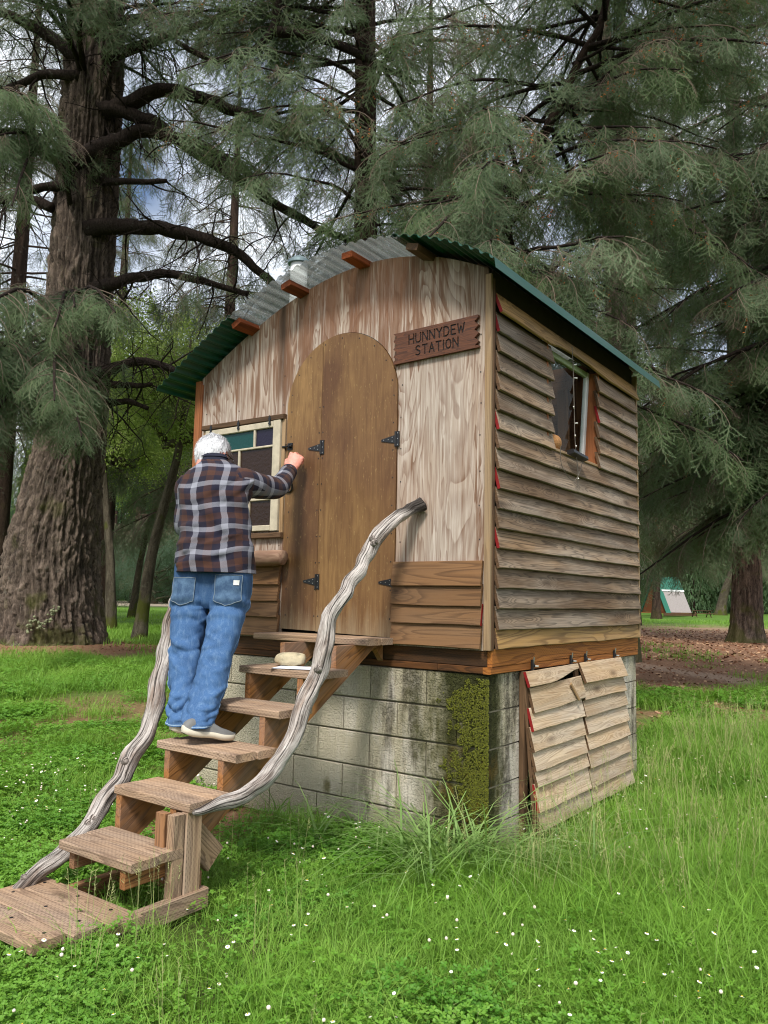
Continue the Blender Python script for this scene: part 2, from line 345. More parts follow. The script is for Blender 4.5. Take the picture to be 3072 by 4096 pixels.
def glassy(name, col, bump=.5, scale=60):
    m = NM(name, .28, .35); m.col(col); m.bump(m.noise(m.objvec(), scale, 2), bump, .004); return m.mat
MT['teal'] = glassy('teal_glass', c(10, 62, 58)); MT['purple'] = glassy('purple_glass', c(30, 24, 44)); MT['amber'] = glassy('brown_glass', c(44, 27, 16), .9, 45)
def clearglass():
    m = NM('window_glass', .02); tr = m.n('BsdfTransparent', {'Color': (.9, .93, .92, 1)}); gl = m.n('BsdfGlossy', {'Roughness': .02})
    fr = m.n('Fresnel', {'IOR': 1.5}); bf = m.n('NewGeometry', out=6); sh = m.n('MixShader', {0: m.m('MULTIPLY', m.m('MULTIPLY', fr, .25), m.m('SUBTRACT', 1., bf)), 1: tr, 2: gl}); m.t.links.new(sh, m.out.inputs['Surface']); return m.mat
MT['glass'] = clearglass()
# ================================================================== CABIN
AP = np.array([(-2.462, 3.046), (-2.204, 3.193), (-1.926, 3.334), (-1.72, 3.42), (-1.54, 3.482), (-1.415, 3.524), (-1.217, 3.56), (-.88, 3.59), (-.71, 3.58), (-.525, 3.546), (-.19, 3.425), (-.016, 3.346)])
APC = np.polyfit(AP[:, 0], AP[:, 1], 4); APD = np.polyder(APC)
def arc(x):
    if x < -2.46: return float(np.polyval(APC, -2.46) + np.polyval(APD, -2.46)*(x+2.46))
    if x > 0: return float(np.polyval(APC, 0) + -.62*x)
    return float(np.polyval(APC, x))
def arcs(x): return (arc(x+.01)-arc(x-.01))/.02
cabin = empty('cabin', (-1.22, 1.22, 0), 'tall small wooden cabin with arched roof on a mossy concrete block base', 'cabin')
XW = -2.44; ZT = 1.016; CH = .2032
# ---- block foundation
found = obj('foundation', mesh('foundation', *join([box((XW/2, .1, .4), (2.43, .172, 1.225)), box((-.1, .28, .4), (.172, .18, 1.225)), box((-.1, 2.2, .4), (.172, .46, 1.225)), box((XW+.1, 1.22, .4), (.172, 2.4, 1.225)), box((XW/2, 2.33, .4), (2.4, .172, 1.225))]), MT['mortar']), cabin)
def cblock(x0, x1, y0, y1, k):
    z1 = ZT-k*CH-.004; z0 = ZT-(k+1)*CH+.005
    g = .004; j = RNG.uniform(-.0015, .0015)
    L, D, H = x1-x0-2*g, y1-y0-(0 if y0 == 0 else g), z1-z0
    me = plank(L, H, D, MT['block'], bev=.005)
    obj('concrete_block', me, found, frame(((x0+x1)/2, (y0+y1)/2+j, (z0+z1)/2), (1, 0, 0), (0, 0, 1)))
for k in range(6):
    if k % 2 == 0:
        x = 0.0
        while x > XW+.05: cblock(max(x-2*CH, XW), x, 0, .19, k); x -= 2*CH
        cblock(-.19, 0, .1935, .375, k); cblock(-.19, 0, 1.96, 2.2, k); cblock(-.19, 0, 2.2, 2.44, k)
    else:
        cblock(-CH, 0, 0, .375, k); x = -CH
        while x > XW+.05: cblock(max(x-2*CH, XW), x, 0, .19, k); x -= 2*CH
        cblock(-.19, 0, 1.96, 2.44, k)
# ---- sill beams
sillp = empty('sill_frame', (-1.22, 0, 1.05), parent=cabin)
def sbeam(p0, p1, w, W, T, mat=MT['sill']): return board('sill_beam', p0, p1, w, W, T, mat, sillp, bev=.003)
sbeam((XW, .016, 1.037), (-.33, .016, 1.037), (0, 0, 1), .038, .05, MT['sill_wet_shade']); sbeam((-.327, .016, 1.037), (-.012, .016, 1.037), (0, 0, 1), .038, .052, MT['sill_wet_shade'])
sbeam((XW, .020, 1.107), (-.012, .020, 1.107), (0, 0, 1), .098, .05, MT['sill_wet_shade'])
sbeam((-.008, -.012, 1.037), (-.008, 2.43, 1.037), (0, 0, 1), .038, .05); sbeam((-.006, .002, 1.107), (-.006, 2.43, 1.107), (0, 0, 1), .098, .05)
obj('floor', mesh('floor', *box((XW/2, 1.23, 1.15), (2.36, 2.36, .03)), MT['inner']), cabin)
# ---- front wall: three plywood sheets with the arched doorway cut out
DC, DR, DZ0, DZS = -1.10, .46, 1.19, 2.69
def arch(a0, a1, n, r): return [(DC+r*math.cos(a0+(a1-a0)*i/n), DZS+r*math.sin(a0+(a1-a0)*i/n)) for i in range(n+1)]
def prism(poly, y0, y1, mat, smooth=False):
    bm = bmesh.new(); f = bm.faces.new([bm.verts.new((x, y0, z)) for x, z in poly])
    g = bmesh.ops.extrude_face_region(bm, geom=[f]); bmesh.ops.translate(bm, verts=[v for v in g['geom'] if isinstance(v, bmesh.types.BMVert)], vec=(0, y1-y0, 0))
    bmesh.ops.recalc_face_normals(bm, faces=bm.faces); bmesh.ops.triangulate(bm, faces=[f for f in bm.faces if len(f.verts) > 4])
    me = bpy.data.meshes.new('sheet'); bm.to_mesh(me); bm.free(); me.materials.append(mat); return me
front = empty('front_wall', (-1.22, 0, 1.15), parent=cabin)
gap = .465
def top(x0, x1, n=16): return [(x0+(x1-x0)*i/n, arc(x0+(x1-x0)*i/n)) for i in range(n+1)]
S1, S2 = -1.505, -1.275
def sheetp(poly, n='plywood_sheet'): return obj(n, prism(poly, -.012, .002, MT['ply']), front)
aS2 = math.acos((S2-DC)/gap)
aS1 = math.acos((S1-DC)/gap)
sheetp([(XW-.02, 1.146), (DC-gap, 1.146)] + arch(math.pi, aS1, 6, gap) + list(reversed(top(XW-.02, S1))))
sheetp(arch(aS1-.004, aS2, 6, gap) + list(reversed(top(S1+.002, S2))))
sheetp(arch(aS2-.004, 0, 20, gap) + [(DC+gap, 1.146), (-.012, 1.146), (-.012, arc(-.012))] + list(reversed(top(S2+.002, -.012)))[1:-1] + [(S2+.002, arc(S2+.002))])
obj('backing', mesh('backing', *box((XW/2, .07, 2.1), (2.36, .02, 1.9)), MT['dark']), front)  # dark sheet paints the shade seen through the door gaps
def lap(x0, x1, z0, z1, sd_, red=None):
    L = x1-x0; W = z1-z0+.02; zc = (z0+z1)/2+.008
    board('lap_board', (x0, -.034, zc), (x1, -.034, zc), (0, .16, 1), W, .018, MT['lap'], front, end=red, endl=False, endr=True, wav=.004, segs=10, seed=sd_, bev=.003)
zs = [1.155, 1.282, 1.388, 1.50, 1.628]
for i in range(4):
    lap(-.64, -.03+RNG.uniform(-.004, .002), zs[i], zs[i+1]-.002, 30+i, MT['red'] if i == 1 else MT['lap'])
    lap(XW, -1.568+RNG.uniform(-.006, .003), zs[i], zs[i+1]-.002, 40+i, MT['lap'])
board('corner_trim', (-.001, -.022, 1.15), (-.001, -.022, 3.30), (1, 0, 0), .040, .024, MT['trim'], front)
board('corner_trim', (.012, .004, 1.15), (.012, .004, 3.28), (0, 1, 0), .026, .022, MT['darktrim'], front)
board('corner_trim', (-2.487, -.016, 1.15), (-2.487, -.016, 3.03), (1, 0, 0), .058, .03, MT['redtrim'], front)
board('corner_trim', (-2.448, -.02, 1.15), (-2.448, -.02, 3.0), (1, 0, 0), .016, .02, MT['redtrim'], front)
board('door_sill', (-1.57, -.018, 1.166), (-.64, -.018, 1.166), (0, 0, 1), .035, .02, MT['darktrim'], front)
# nails
nv = [box((x+RNG.uniform(-.006, .006), -.0132, z+RNG.uniform(-.02, .02)), (.006, .003, .006)) for x in (-.06, -.61, -2.40, -2.05, -1.6) for z in np.arange(1.75, 3.0, .2)]
obj('nail', mesh('nail', *join(nv), MT['black']), front, kind='stuff')
# ---- door
door = empty('door', (-1.1, -.01, 1.19), parent=cabin)
SEAM = -1.252
a_s = math.acos((SEAM-DC)/DR)
def leaf(poly): return obj('door_leaf', prism(poly, -.020, .004, MT['doorv']), door)
md = NM('varnished_plywood_door', .55, .3)
def doorply():
    m = md; P = m.pos(); x = m.xyz(P); r = m.n('ObjectInfo', out=5)
    V = m.n('CombineXYZ', {0: x[0], 1: m.m('MULTIPLY', r, 30.), 2: x[2]})
    v = m.noise(m.scl(V, (5.5, 1, .55)), 1., 3, .5, .5); rg = m.m('FRACT', m.m('MULTIPLY', v, 11.)); band = m.ramp(rg, [(0, 0.), (.5, .3), (.85, 1.), (1, 0.)])
    fine = m.noise(m.scl(V, (260, 1, 6)), 1., 3, .65); mid = m.noise(m.scl(V, (42, 1, 2.)), 1., 5, .7); big = m.noise(m.scl(V, (3, 1, 1.1)), 1., 4, .6)
    flake = m.noise(m.scl(V, (95, 1, 26)), 1., 3, .7)
    col = m.mix(m.ramp(big, [(.35, 0.), (.65, 1.)]), c(150, 116, 72), c(98, 68, 44))
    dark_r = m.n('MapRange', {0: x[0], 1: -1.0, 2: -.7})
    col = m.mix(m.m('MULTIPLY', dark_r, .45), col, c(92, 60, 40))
    col = m.mix(m.m('MULTIPLY', band, .3), col, c(82, 52, 30)); col = m.mix(m.m('MULTIPLY', m.ramp(mid, [(.45, 0.), (.75, 1.)]), .6), col, c(84, 56, 32))
    col = m.mix(m.m('MULTIPLY', m.ramp(fine, [(.3, 0.), (.8, 1.)]), .35), col, c(66, 42, 26))
    col = m.mix(m.m('MULTIPLY', m.ramp(flake, [(.62, 0.), (.7, 1.)]), .4), col, c(178, 150, 98))
    low = m.ramp(m.m('ADD', x[2], m.m('MULTIPLY', m.m('SUBTRACT', mid, .5), .6)), [(.0, 0.), (1., 0.)])
    lz = m.ramp(m.m('ADD', m.n('MapRange', {0: x[2], 1: 1.15, 2: 1.55}), m.m('MULTIPLY', m.m('SUBTRACT', mid, .5), 1.1)), [(.05, .6), (.5, 0.)])
    col = m.mix(lz, col, c(148, 132, 104))
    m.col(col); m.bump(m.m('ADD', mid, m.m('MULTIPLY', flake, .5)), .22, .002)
doorply(); MT['doorv'] = md.mat
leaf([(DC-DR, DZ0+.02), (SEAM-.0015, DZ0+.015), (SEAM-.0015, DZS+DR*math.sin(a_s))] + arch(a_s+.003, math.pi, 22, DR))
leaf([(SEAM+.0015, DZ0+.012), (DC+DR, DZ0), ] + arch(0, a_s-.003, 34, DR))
def hinge(x, z):
    tri = prism([(x-.105, z-.006), (x-.105, z+.006), (x-.09, z+.009), (x, z+.026), (x, z-.026), (x-.09, z-.009)], -.0245, -.021, MT['black'])
    h = obj('hinge', tri, door)
    obj('hinge_plate', mesh('hinge_plate', *join([box((x+.020, -.0235, z), (.024, .004, .094)), tube([(x+.004, -.026, z-.047), (x+.004, -.026, z+.047)], .006, 8)]), MT['black']), h)
    obj('screw_head', mesh('screw_head', *join([tube([(x+dx, -.0275, z+dz), (x+dx, -.0235, z+dz)], .0035, 6) for dx, dz in ((-.085, 0), (-.05, 0), (-.02, .012), (-.02, -.012), (.021, .036), (.021, -.036), (.021, 0))]), MT['screw']), h, kind='stuff')
for x, z in ((-1.252, 2.404), (-1.262, 1.523), (-.648, 2.398), (-.648, 1.518)): hinge(x, z)
lat = empty('latch', (-1.53, -.03, 2.44), parent=door)
obj('bolt', mesh('bolt', *join([tube([(-1.585, -.034, 2.437), (-1.50, -.034, 2.437)], .007, 8), tube([(-1.53, -.034, 2.437), (-1.53, -.06, 2.430)], .005, 8)]), MT['black']), lat)
obj('bolt_plate', mesh('bolt_plate', *join([box((-1.524, -.023, 2.437), (.045, .006, .046)), box((-1.576, -.017, 2.437), (.02, .012, .046)), box((-1.524, -.034, 2.437), (.012, .02, .024))]), MT['black']), lat)
rg = [(-1.522+.041*math.cos(a), -.038-.012*math.sin(a), 2.165+.041*math.sin(a)) for a in np.linspace(0, 2*math.pi, 29)]
ringo = obj('ring_handle', mesh('ring_handle', *tube(rg, .0065, 8, cap=False), MT['black'], True), door)
obj('ring_plate', mesh('ring_plate', *join([tube([(-1.522, -.021, 2.205), (-1.522, -.03, 2.205)], .021, 14), tube([(-1.522, -.03, 2.205), (-1.522, -.047, 2.205)], .01, 8)]), MT['black']), ringo)
nv = [box((x, -.0205, z), (.007, .002, .008)) for x in (-1.268, -1.236, -1.52, -.665) for z in np.arange(1.3, 2.75, .172)] + [box((DC+.43*math.cos(a), -.0205, DZS+.43*math.sin(a)), (.007, .002, .007)) for a in np.linspace(.2, 2.9, 9)]
obj('nail', mesh('nail', *join(nv), MT['black']), door, kind='stuff')
# ---- stained glass window
win = empty('front_window', (-1.98, -.02, 1.85), parent=cabin)
board('window_head', (-2.405, -.03, 2.656), (-1.572, -.03, 2.650), (0, 0, 1), .036, .036, MT['darktrim'], win, wav=.003, segs=6, seed=3)
board('window_sill', (-2.38, -.028, 1.832), (-1.566, -.028, 1.834), (0, 0, 1), .036, .034, MT['darktrim'], win)
board('window_casing', (-1.583, -.022, 1.852), (-1.583, -.022, 2.632), (1, 0, 0), .03, .02, MT['trim'], win)
board('window_casing', (-2.385, -.022, 1.852), (-2.385, -.022, 2.632), (1, 0, 0), .03, .02, MT['trim'], win)
def bar(x0, x1, z0, z1, n='sash_rail', t=.03, y=-.03): 
    me = plank(max(x1-x0, z1-z0), min(x1-x0, z1-z0), t, MT['cream'], bev=.004)
    vert = (z1-z0) > (x1-x0)
    obj(n, me, win, frame(((x0+x1)/2, y, (z0+z1)/2), (0, 0, 1) if vert else (1, 0, 0), (1, 0, 0) if vert else (0, 0, 1)))
bar(-2.365, -2.315, 1.866, 2.630); bar(-1.672, -1.604, 1.866, 2.630)
bar(-2.3145, -1.6725, 2.585, 2.630, t=.028); bar(-2.3145, -1.6725, 1.866, 1.905, t=.028)
bar(-2.3145, -1.6725, 2.448, 2.463, 'glazing_bar', .02); bar(-2.3145, -1.6725, 2.078, 2.096, 'glazing_bar', .02)
bar(-1.866, -1.848, 2.4635, 2.5845, 'glazing_bar', .02); bar(-2.014, -1.996, 2.0965, 2.4475, 'glazing_bar', .02); bar(-1.898, -1.880, 1.9055, 2.0775, 'glazing_bar', .02)
for x0, x1, z0, z1, mt in ((-2.315, -1.866, 2.463, 2.585, 'teal'), (-1.848, -1.672, 2.463, 2.585, 'purple'), (-2.315, -2.014, 2.096, 2.448, 'amber'), (-1.996, -1.672, 2.096, 2.448, 'amber'), (-2.315, -1.898, 1.905, 2.078, 'purple'), (-1.88, -1.672, 1.905, 2.078, 'amber')):
    obj('pane', plank(x1-x0, z1-z0, .004, MT[mt], bev=.001), win, frame(((x0+x1)/2, -.024, (z0+z1)/2), (1, 0, 0), (0, 0, 1)))
for x in (-2.30, -2.01, -1.70):
    tri = prism([(x-.004, 2.60), (x+.004, 2.60), (x+.013, 2.612), (x+.006, 2.624), (x+.013, 2.648), (x+.005, 2.662), (x, 2.672), (x-.005, 2.662), (x-.013, 2.648), (x-.006, 2.624), (x-.013, 2.612)], -.053, -.0485, MT['black'])
    obj('window_hinge', tri, win)
lp = smooth_path([(-2.42, -.078, 1.672), (-2.1, -.08, 1.67), (-1.8, -.082, 1.672), (-1.6, -.085, 1.676), (-1.492, -.085, 1.678)], 5)
V, F = tube(lp, lerp_list([.052, .055, .052, .054, .046], len(lp)), 18, rough=.16, seed=3)
obj('log_shelf', mesh('log_shelf', V, F, MT['log'], True), win)

# ---- side wall with lap siding
side = empty('side_wall', (0, 1.22, 1.15), parent=cabin)
def quadwall(name, x, ys, zs_, hole, mat, T=.02):
    y0, y1 = ys; z0, z1 = zs_; a, b, d, e = hole
    parts = [box((x, (y0+a)/2, (z0+z1)/2), (T, a-y0, z1-z0)), box((x, (b+y1)/2, (z0+z1)/2), (T, y1-b, z1-z0)), box((x, (a+b)/2, (z0+d)/2), (T, b-a, d-z0)), box((x, (a+b)/2, (e+z1)/2), (T, b-a, z1-e))]
    return obj(name, mesh(name, *join(parts), mat), side)
quadwall('sheathing', -.012, (.02, 2.43), (1.158, 3.345), (.70, 1.62, 2.40, 3.13), plain('eave_shade_sheathing', c(58, 50, 42), .95, var=.2))  # sheathing colour darkened to hold the shade under the eave
ZB = [z+1.016 for z in (2.06, 1.948, 1.831, 1.715, 1.603, 1.488, 1.378, 1.263, 1.148, 1.036, .923, .809, .698, .589, .478, .362, .241, .138)]
def sideb(y0, y1, z0, z1, sd_, mat, red, low=None, high=None, out=.042):
    W = math.hypot(z1-z0, out-.012); p = Vector((out, 0, z0)); q = Vector((.010, 0, z1)); mid = (p+q)/2
    T = .019
    board('siding_board', (mid.x, y0, mid.z), (mid.x, y1, mid.z), q-p, W, T, mat, side, end=red, wav=.007, segs=14, seed=sd_, low=low, high=high, bev=.003)
reds = {0, 1, 6, 9, 12}
for i, z in enumerate(ZB):
    zt = (ZB[i-1] if i else 3.200)+(.012 if i else 0)
    y0 = .020+RNG.uniform(-.004, .006); y1 = 2.425+RNG.uniform(-.012, .012)
    rd = MT['red'] if i in reds else MT['darktrim']
    if i == 0:
        def lowf(x):
            y = x+1.22; t = (y-1.17)/.43
            return .044*max(0, 1-t*t)**.6 if abs(t) < 1 else 0
        def highf(x):
            y = x+1.22; return .0
        sideb(y0, y1, z, zt, 60+i, MT['siding_gold'], rd, lowf, highf, out=.058)
    elif i <= 6:
        sideb(y0, .783+RNG.uniform(-.006, .01), z, zt, 60+i, MT['siding'], rd)
        sideb(1.572+RNG.uniform(-.008, .008), y1, z, zt, 90+i, MT['siding'], MT['red'] if i == 3 else MT['darktrim'])
    else:
        sideb(y0, y1, z, zt, 60+i, MT['siding_gold'] if i in (17,) else MT['siding'], rd, out=.042 if i < 17 else .034)
board('corner_trim', (.012, 2.44, 1.16), (.012, 2.44, 3.29), (1, 0, 0), .05, .018, MT['trim'], side)
# window in the side wall
sw = empty('side_window', (-.07, 1.2, 2.4), parent=cabin)
board('window_jamb', (-.035, 1.607, 2.40), (-.035, 1.607, 3.11), (1, 0, 0), .13, .02, MT['redtrim'], sw)
board('window_jamb', (-.035, .715, 2.40), (-.035, .715, 3.11), (1, 0, 0), .13, .02, MT['redtrim'], sw)
board('window_sill', (-.035, .70, 2.412), (-.035, 1.60, 2.412), (1, 0, 0), .13, .02, MT['trim'], sw)
tX, bX = -.052, -.095
def srail(p0, p1, w, W, mat, n='sash_rail'): board(n, p0, p1, w, W, .03, mat, sw)
td = Vector((tX-bX, 0, 3.115-2.425))
srail((bX, 1.575, 2.425), (tX, 1.575, 3.115), (0, 1, 0), .046, MT['white']); srail((bX, .752, 2.425), (tX, .752, 3.115), (0, 1, 0), .05, MT['white'])
srail((tX-.001, .778, 3.095), (tX-.001, 1.551, 3.095), td, .04, MT['greenpaint']); srail((bX+.002, .778, 2.44), (bX+.002, 1.551, 2.44), td, .035, MT['white'])
board('pane', ((tX+bX)/2, .775, 2.77), ((tX+bX)/2, 1.555, 2.77), td, .62, .004, MT['glass'], sw, bev=.001)
# interior seen through the window
obj('back_wall', mesh('back_wall', *box((XW/2, 2.42, 2.3), (2.4, .02, 2.3)), MT['inner']), cabin)
obj('far_wall', mesh('far_wall', *box((XW+.01, 1.2, 2.1), (.02, 2.4, 1.9)), MT['inner']), cabin)
board('inner_stud', (-.14, 1.72, 1.2), (-.14, 1.72, 3.2), (1, 0, 0), .09, .04, MT['inner'], side)
board('inner_stud', (-.16, 1.42, 2.2), (-.30, 1.72, 3.05), (1, 0, 0), .09, .03, MT['inner'], side)

# ---- hatch leaning on the block wall
hatch = empty('crawl_hatch', (.06, 1.16, .1), parent=cabin)
def hx(z): return .030 + (1.02-z)*.075
ZL = [.93, .784, .677, .562, .451, .361, .225, .116]; ZR = [.889, .78, .673, .562, .459, .344, .222, .12]
def hb(y0, y1, z0, z1, sd_, red=None, low=None, high=None, tilt=0, out=.03):
    p = Vector((hx(z0)+out, 0, z0)); q = Vector((hx(z1)+.004, 0, z1+.02)); mid = (p+q)/2
    a = Vector((mid.x, y0, mid.z-tilt)); b_ = Vector((mid.x, y1, mid.z+tilt))
    board('hatch_board', a, b_, q-p, (q-p).length, .018, MT['hatch'], hatch, end=red, wav=.006, segs=8, seed=sd_, low=low, high=high, bev=.003)
SPL = 1.15
hb(.365, SPL-.01, .925, .995, 100, MT['red'], low=lambda x: .055*max(0, min(1, (x+.05)/.4))+.004, tilt=.004)
hb(.40, SPL+.02, .784, .918, 101, MT['darktrim'], high=lambda x: -.012, tilt=.012)
for i in range(2, 8): hb(.372+RNG.uniform(-.01, .012), SPL+RNG.uniform(-.012, .012), ZL[i], ZL[i-1], 100+i, MT['red'] if i in (2, 6) else MT['darktrim'])
for i in range(8): hb(SPL+.016+RNG.uniform(-.004, .012), 1.965+RNG.uniform(-.012, .02), ZR[i], (ZR[i-1] if i else 1.0), 120+i, MT['darktrim'], out=.05 if i == 0 else .03)
for y in (.40, SPL, 1.93): board('hatch_batten', (.022, y, .98), (.10, y, .06), (0, 1, 0), .06, .02, MT['darktrim'], hatch)
board('hatch_batten', (.075, .95, .905), (.098, 1.03, .80), (0, 1, .3), .022, .012, MT['trim'], hatch)
board('hatch_post', (.016, .39, .0), (.016, .39, 1.012), (0, 1, 0), .05, .034, MT['darktrim'], cabin)
for y in (.493, 1.073, 1.321, 1.879):
    h = obj('turn_clasp', mesh('turn_clasp', *join([box((.026, y, 1.045), (.012, .022, .062)), box((.030, y+.014, 1.04), (.010, .012, .018))]), MT['black']), cabin)
    obj('screw', mesh('screw', *join([tube([(.03, y+.006, 1.06), (.034, y+.006, 1.092)], .005, 8), tube([(.034, y+.018, 1.036), (.05, y+.03, 1.036)], .006, 8)]), MT['screw']), h)

# ---- roof
roof = empty('roof', (-1.22, 1.22, 3.3), parent=cabin)
PITCH = .076
def roofpanel(x0, x1, off, mat, y0=-.25, y1=2.66, ph=0, lip=False):
    s = 0; P = []; x = x0; ds = .0038; T = .0016; last = x0
    V = []; F = []
    while x <= x1+1e-6:
        sl = arcs(x); nrm = Vector((-sl, 0, 1)).normalized()
        t = ((s+ph)/PITCH) % 1
        tri = 1-abs(2*t-1)*1.0; h = .016*min(1, max(0, (tri-.22)/.42))
        base = Vector((x, 0, arc(x)+.022+off)); p = base+nrm*h; q = p-nrm*T
        V += [(p.x, y0, p.z), (p.x, y1, p.z), (q.x, y0, q.z), (q.x, y1, q.z)]
        x += ds*2/math.sqrt(1+sl*sl); s += ds*2
    n = len(V)//4
    for i in range(n-1):
        a = i*4; b = a+4
        F += [(a, b, b+1, a+1), (a+2, a+3, b+3, b+2), (a, a+2, b+2, b), (a+1, b+1, b+3, a+3)]
    F += [(0, 1, 3, 2), (4*n-4, 4*n-2, 4*n-1, 4*n-3)]
    if lip:
        o = len(V); a = V[4*n-4]; b = (a[0]+.010, 0, a[2]-.062); V += [(b[0], y0, b[2]), (b[0], y1, b[2]), (b[0]-.002, y0, b[2]), (b[0]-.002, y1, b[2])]; F += [(4*n-4, o, o+1, 4*n-3), (4*n-2, 4*n-1, o+3, o+2), (o, o+2, o+3, o+1), (4*n-4, 4*n-2, o+2, o), (4*n-3, o+1, o+3, 4*n-1)]
    return obj('roof_sheet', mesh('roof_sheet', V, F, mat), roof)
roofpanel(-2.70, -1.93, .010, MT['green']); roofpanel(-1.97, -.49, .004, MT['clear'], ph=.02); roofpanel(-.55, .150, .012, MT['green'], ph=.01, lip=True)
def purlin(x, y0=-.2, mat='purlin'):
    t = Vector((1, 0, arcs(x))).normalized(); nrm = Vector((-t.z, 0, t.x))
    p = Vector((x, 0, arc(x)))-nrm*.021+Vector((0, 0, .014))
    board('rafter', (p.x, y0, p.z), (p.x, 2.55, p.z), t, .086, .040, MT[mat], roof, bev=.003)
for x in (-1.925, -1.455, -.925, -.42): purlin(x, -.2, 'purlin' if x != -.42 else 'darktrim')
purlin(-2.40, .01); purlin(-.06, .01, 'darktrim')
# flue
FX, FY = -1.89, .40
fl = empty('flue', (FX, FY, 3.3), parent=roof)
obj('pipe', mesh('pipe', *tube([(FX, FY, 1.6), (FX, FY, 3.975)], .066, 24), MT['white'], True), fl)
cp = [(FX+.088*math.cos(a), FY+.088*math.sin(a), 3.992) for a in np.linspace(0, 2*math.pi, 24, endpoint=False)]
cp2 = [(FX+.088*math.cos(a), FY+.088*math.sin(a), 3.972) for a in np.linspace(0, 2*math.pi, 24, endpoint=False)]
cp1 = [(FX+.045*math.cos(a), FY+.045*math.sin(a), 4.025) for a in np.linspace(0, 2*math.pi, 24, endpoint=False)]
V = cp2+cp+cp1+[(FX, FY, 4.035)]; F = [(k, (k+1) % 24, 24+(k+1) % 24, 24+k) for k in range(24)]+[(24+k, 24+(k+1) % 24, 48+(k+1) % 24, 48+k) for k in range(24)]+[(48+k, 48+(k+1) % 24, 72) for k in range(24)]+[tuple(range(23, -1, -1))]
obj('cap', mesh('cap', V, F, MT['galv'], False), fl)

# ================================================================== SIGN
LET = {'H': [[(0, 0), (0, 1)], [(.6, 0), (.6, 1)], [(0, .5), (.6, .5)]], 'U': [[(0, 1), (0, .25), (.1, .06), (.3, 0), (.5, .06), (.6, .25), (.6, 1)]], 'N': [[(0, 0), (0, 1), (.6, 0), (.6, 1)]],
 'Y': [[(0, 1), (.3, .5), (.6, 1)], [(.3, .5), (.3, 0)]], 'D': [[(0, 0), (0, 1), (.3, 1), (.52, .82), (.6, .5), (.52, .18), (.3, 0), (0, 0)]], 'E': [[(.5, 1), (0, 1), (0, 0), (.5, 0)], [(0, .52), (.42, .52)]],
 'W': [[(0, 1), (.18, 0), (.38, .7), (.58, 0), (.76, 1)]], 'S': [[(.52, .86), (.4, .98), (.2, 1), (.04, .86), (.06, .66), (.28, .53), (.5, .4), (.55, .2), (.42, .03), (.2, 0), (.02, .12)]],
 'T': [[(0, 1), (.6, 1)], [(.3, 1), (.3, 0)]], 'A': [[(0, 0), (.3, 1), (.6, 0)], [(.12, .36), (.48, .36)]], 'I': [[(.05, 0), (.05, 1)]], 'O': [[(.3, 0), (.08, .14), (0, .5), (.08, .86), (.3, 1), (.52, .86), (.6, .5), (.52, .14), (.3, 0)]]}
def strokes(text, x0, x1, z0, h):
    adv = {'W': .98, 'I': .34, 'E': .76}; tot = sum(adv.get(k, .86) for k in text)-.24; sx = (x1-x0)/tot; x = x0; out = []
    for k in text:
        for pl in LET[k]: out.append([(x+a*sx, z0+b*h) for a, b in pl])
        x += adv.get(k, .86)*sx
    return out
segs_ = []
for pl in strokes('HUNNYDEW', -.185, .205, .012, .056)+strokes('STATION', -.135, .165, -.068, .056):
    segs_ += list(zip(pl[:-1], pl[1:]))
NX, NZ = 420, 130; SW, SH = .604, .196
zz = np.linspace(-SH/2, SH/2, NZ); zig = lambda z, n: np.abs(((z+SH/2)/SH*n) % 1-.5)*2
xl = -SW/2+.026*(1-zig(zz, 4)); xr = SW/2-.028*(1-zig(zz+.012, 4))
xl[zz < -.075] = -SW/2+.002; xr[zz > .082] = SW/2-.004; xr[zz < -.085] = SW/2
tt = np.linspace(0, 1, NX); X = xl[:, None]*(1-tt)+xr[:, None]*tt; Z = np.repeat(zz[:, None], NX, 1)
dist = np.full(X.shape, 9.)
for (ax, az), (bx, bz) in segs_:
    dx, dz = bx-ax, bz-az; L2 = dx*dx+dz*dz; t = np.clip(((X-ax)*dx+(Z-az)*dz)/L2, 0, 1); dist = np.minimum(dist, np.hypot(X-ax-t*dx, Z-az-t*dz))
gr = np.clip((.0046-dist)/.0016, 0, 1); dep = .012-.005*gr
Vt = np.stack([X, -dep, Z], -1).reshape(-1, 3); Vb = Vt.copy(); Vb[:, 1] = .010
V = np.concatenate([Vt, Vb]); N0 = NX*NZ; F = []
ii = np.arange(NZ-1)[:, None]*NX+np.arange(NX-1)[None]; ii = ii.ravel()
F = np.stack([ii, ii+1, ii+NX+1, ii+NX], -1).tolist()
for i in range(NZ-1):
    for q in (i*NX, i*NX+NX-1):
        f = (q, q+NX, q+NX+N0, q+N0); F.append(f if q % NX == 0 else f[::-1])
for i in range(NX-1):
    F.append((i+1, i, i+N0, i+1+N0)); q = (NZ-1)*NX+i; F.append((q, q+1, q+1+N0, q+N0))
ms = NM('sign_wood_routed', .5, .35); P = ms.objvec(False)
v = ms.noise(ms.scl(P, (1.2, 1, 14)), 2., 3, .5, .4); fi = ms.noise(ms.scl(P, (5, 1, 190)), 1., 3, .6); rgv = ms.m('FRACT', ms.m('MULTIPLY', v, 9.))
colr = ms.mix(ms.m('ADD', ms.m('MULTIPLY', rgv, .5), ms.m('MULTIPLY', fi, .6), clamp=True), c(116, 70, 42), c(46, 26, 16))
colr = ms.mix(ms.n('Attribute', {}, out=2, attribute_name='groove'), colr, c(20, 16, 14)); ms.col(colr); ms.bump(ms.m('ADD', rgv, fi), .2, .002)
me = mesh('sign_board', V, F, ms.mat)
at_ = me.attributes.new('groove', 'FLOAT', 'POINT'); at_.data.foreach_set('value', np.concatenate([gr.ravel(), np.zeros(N0)]).astype(np.float32))
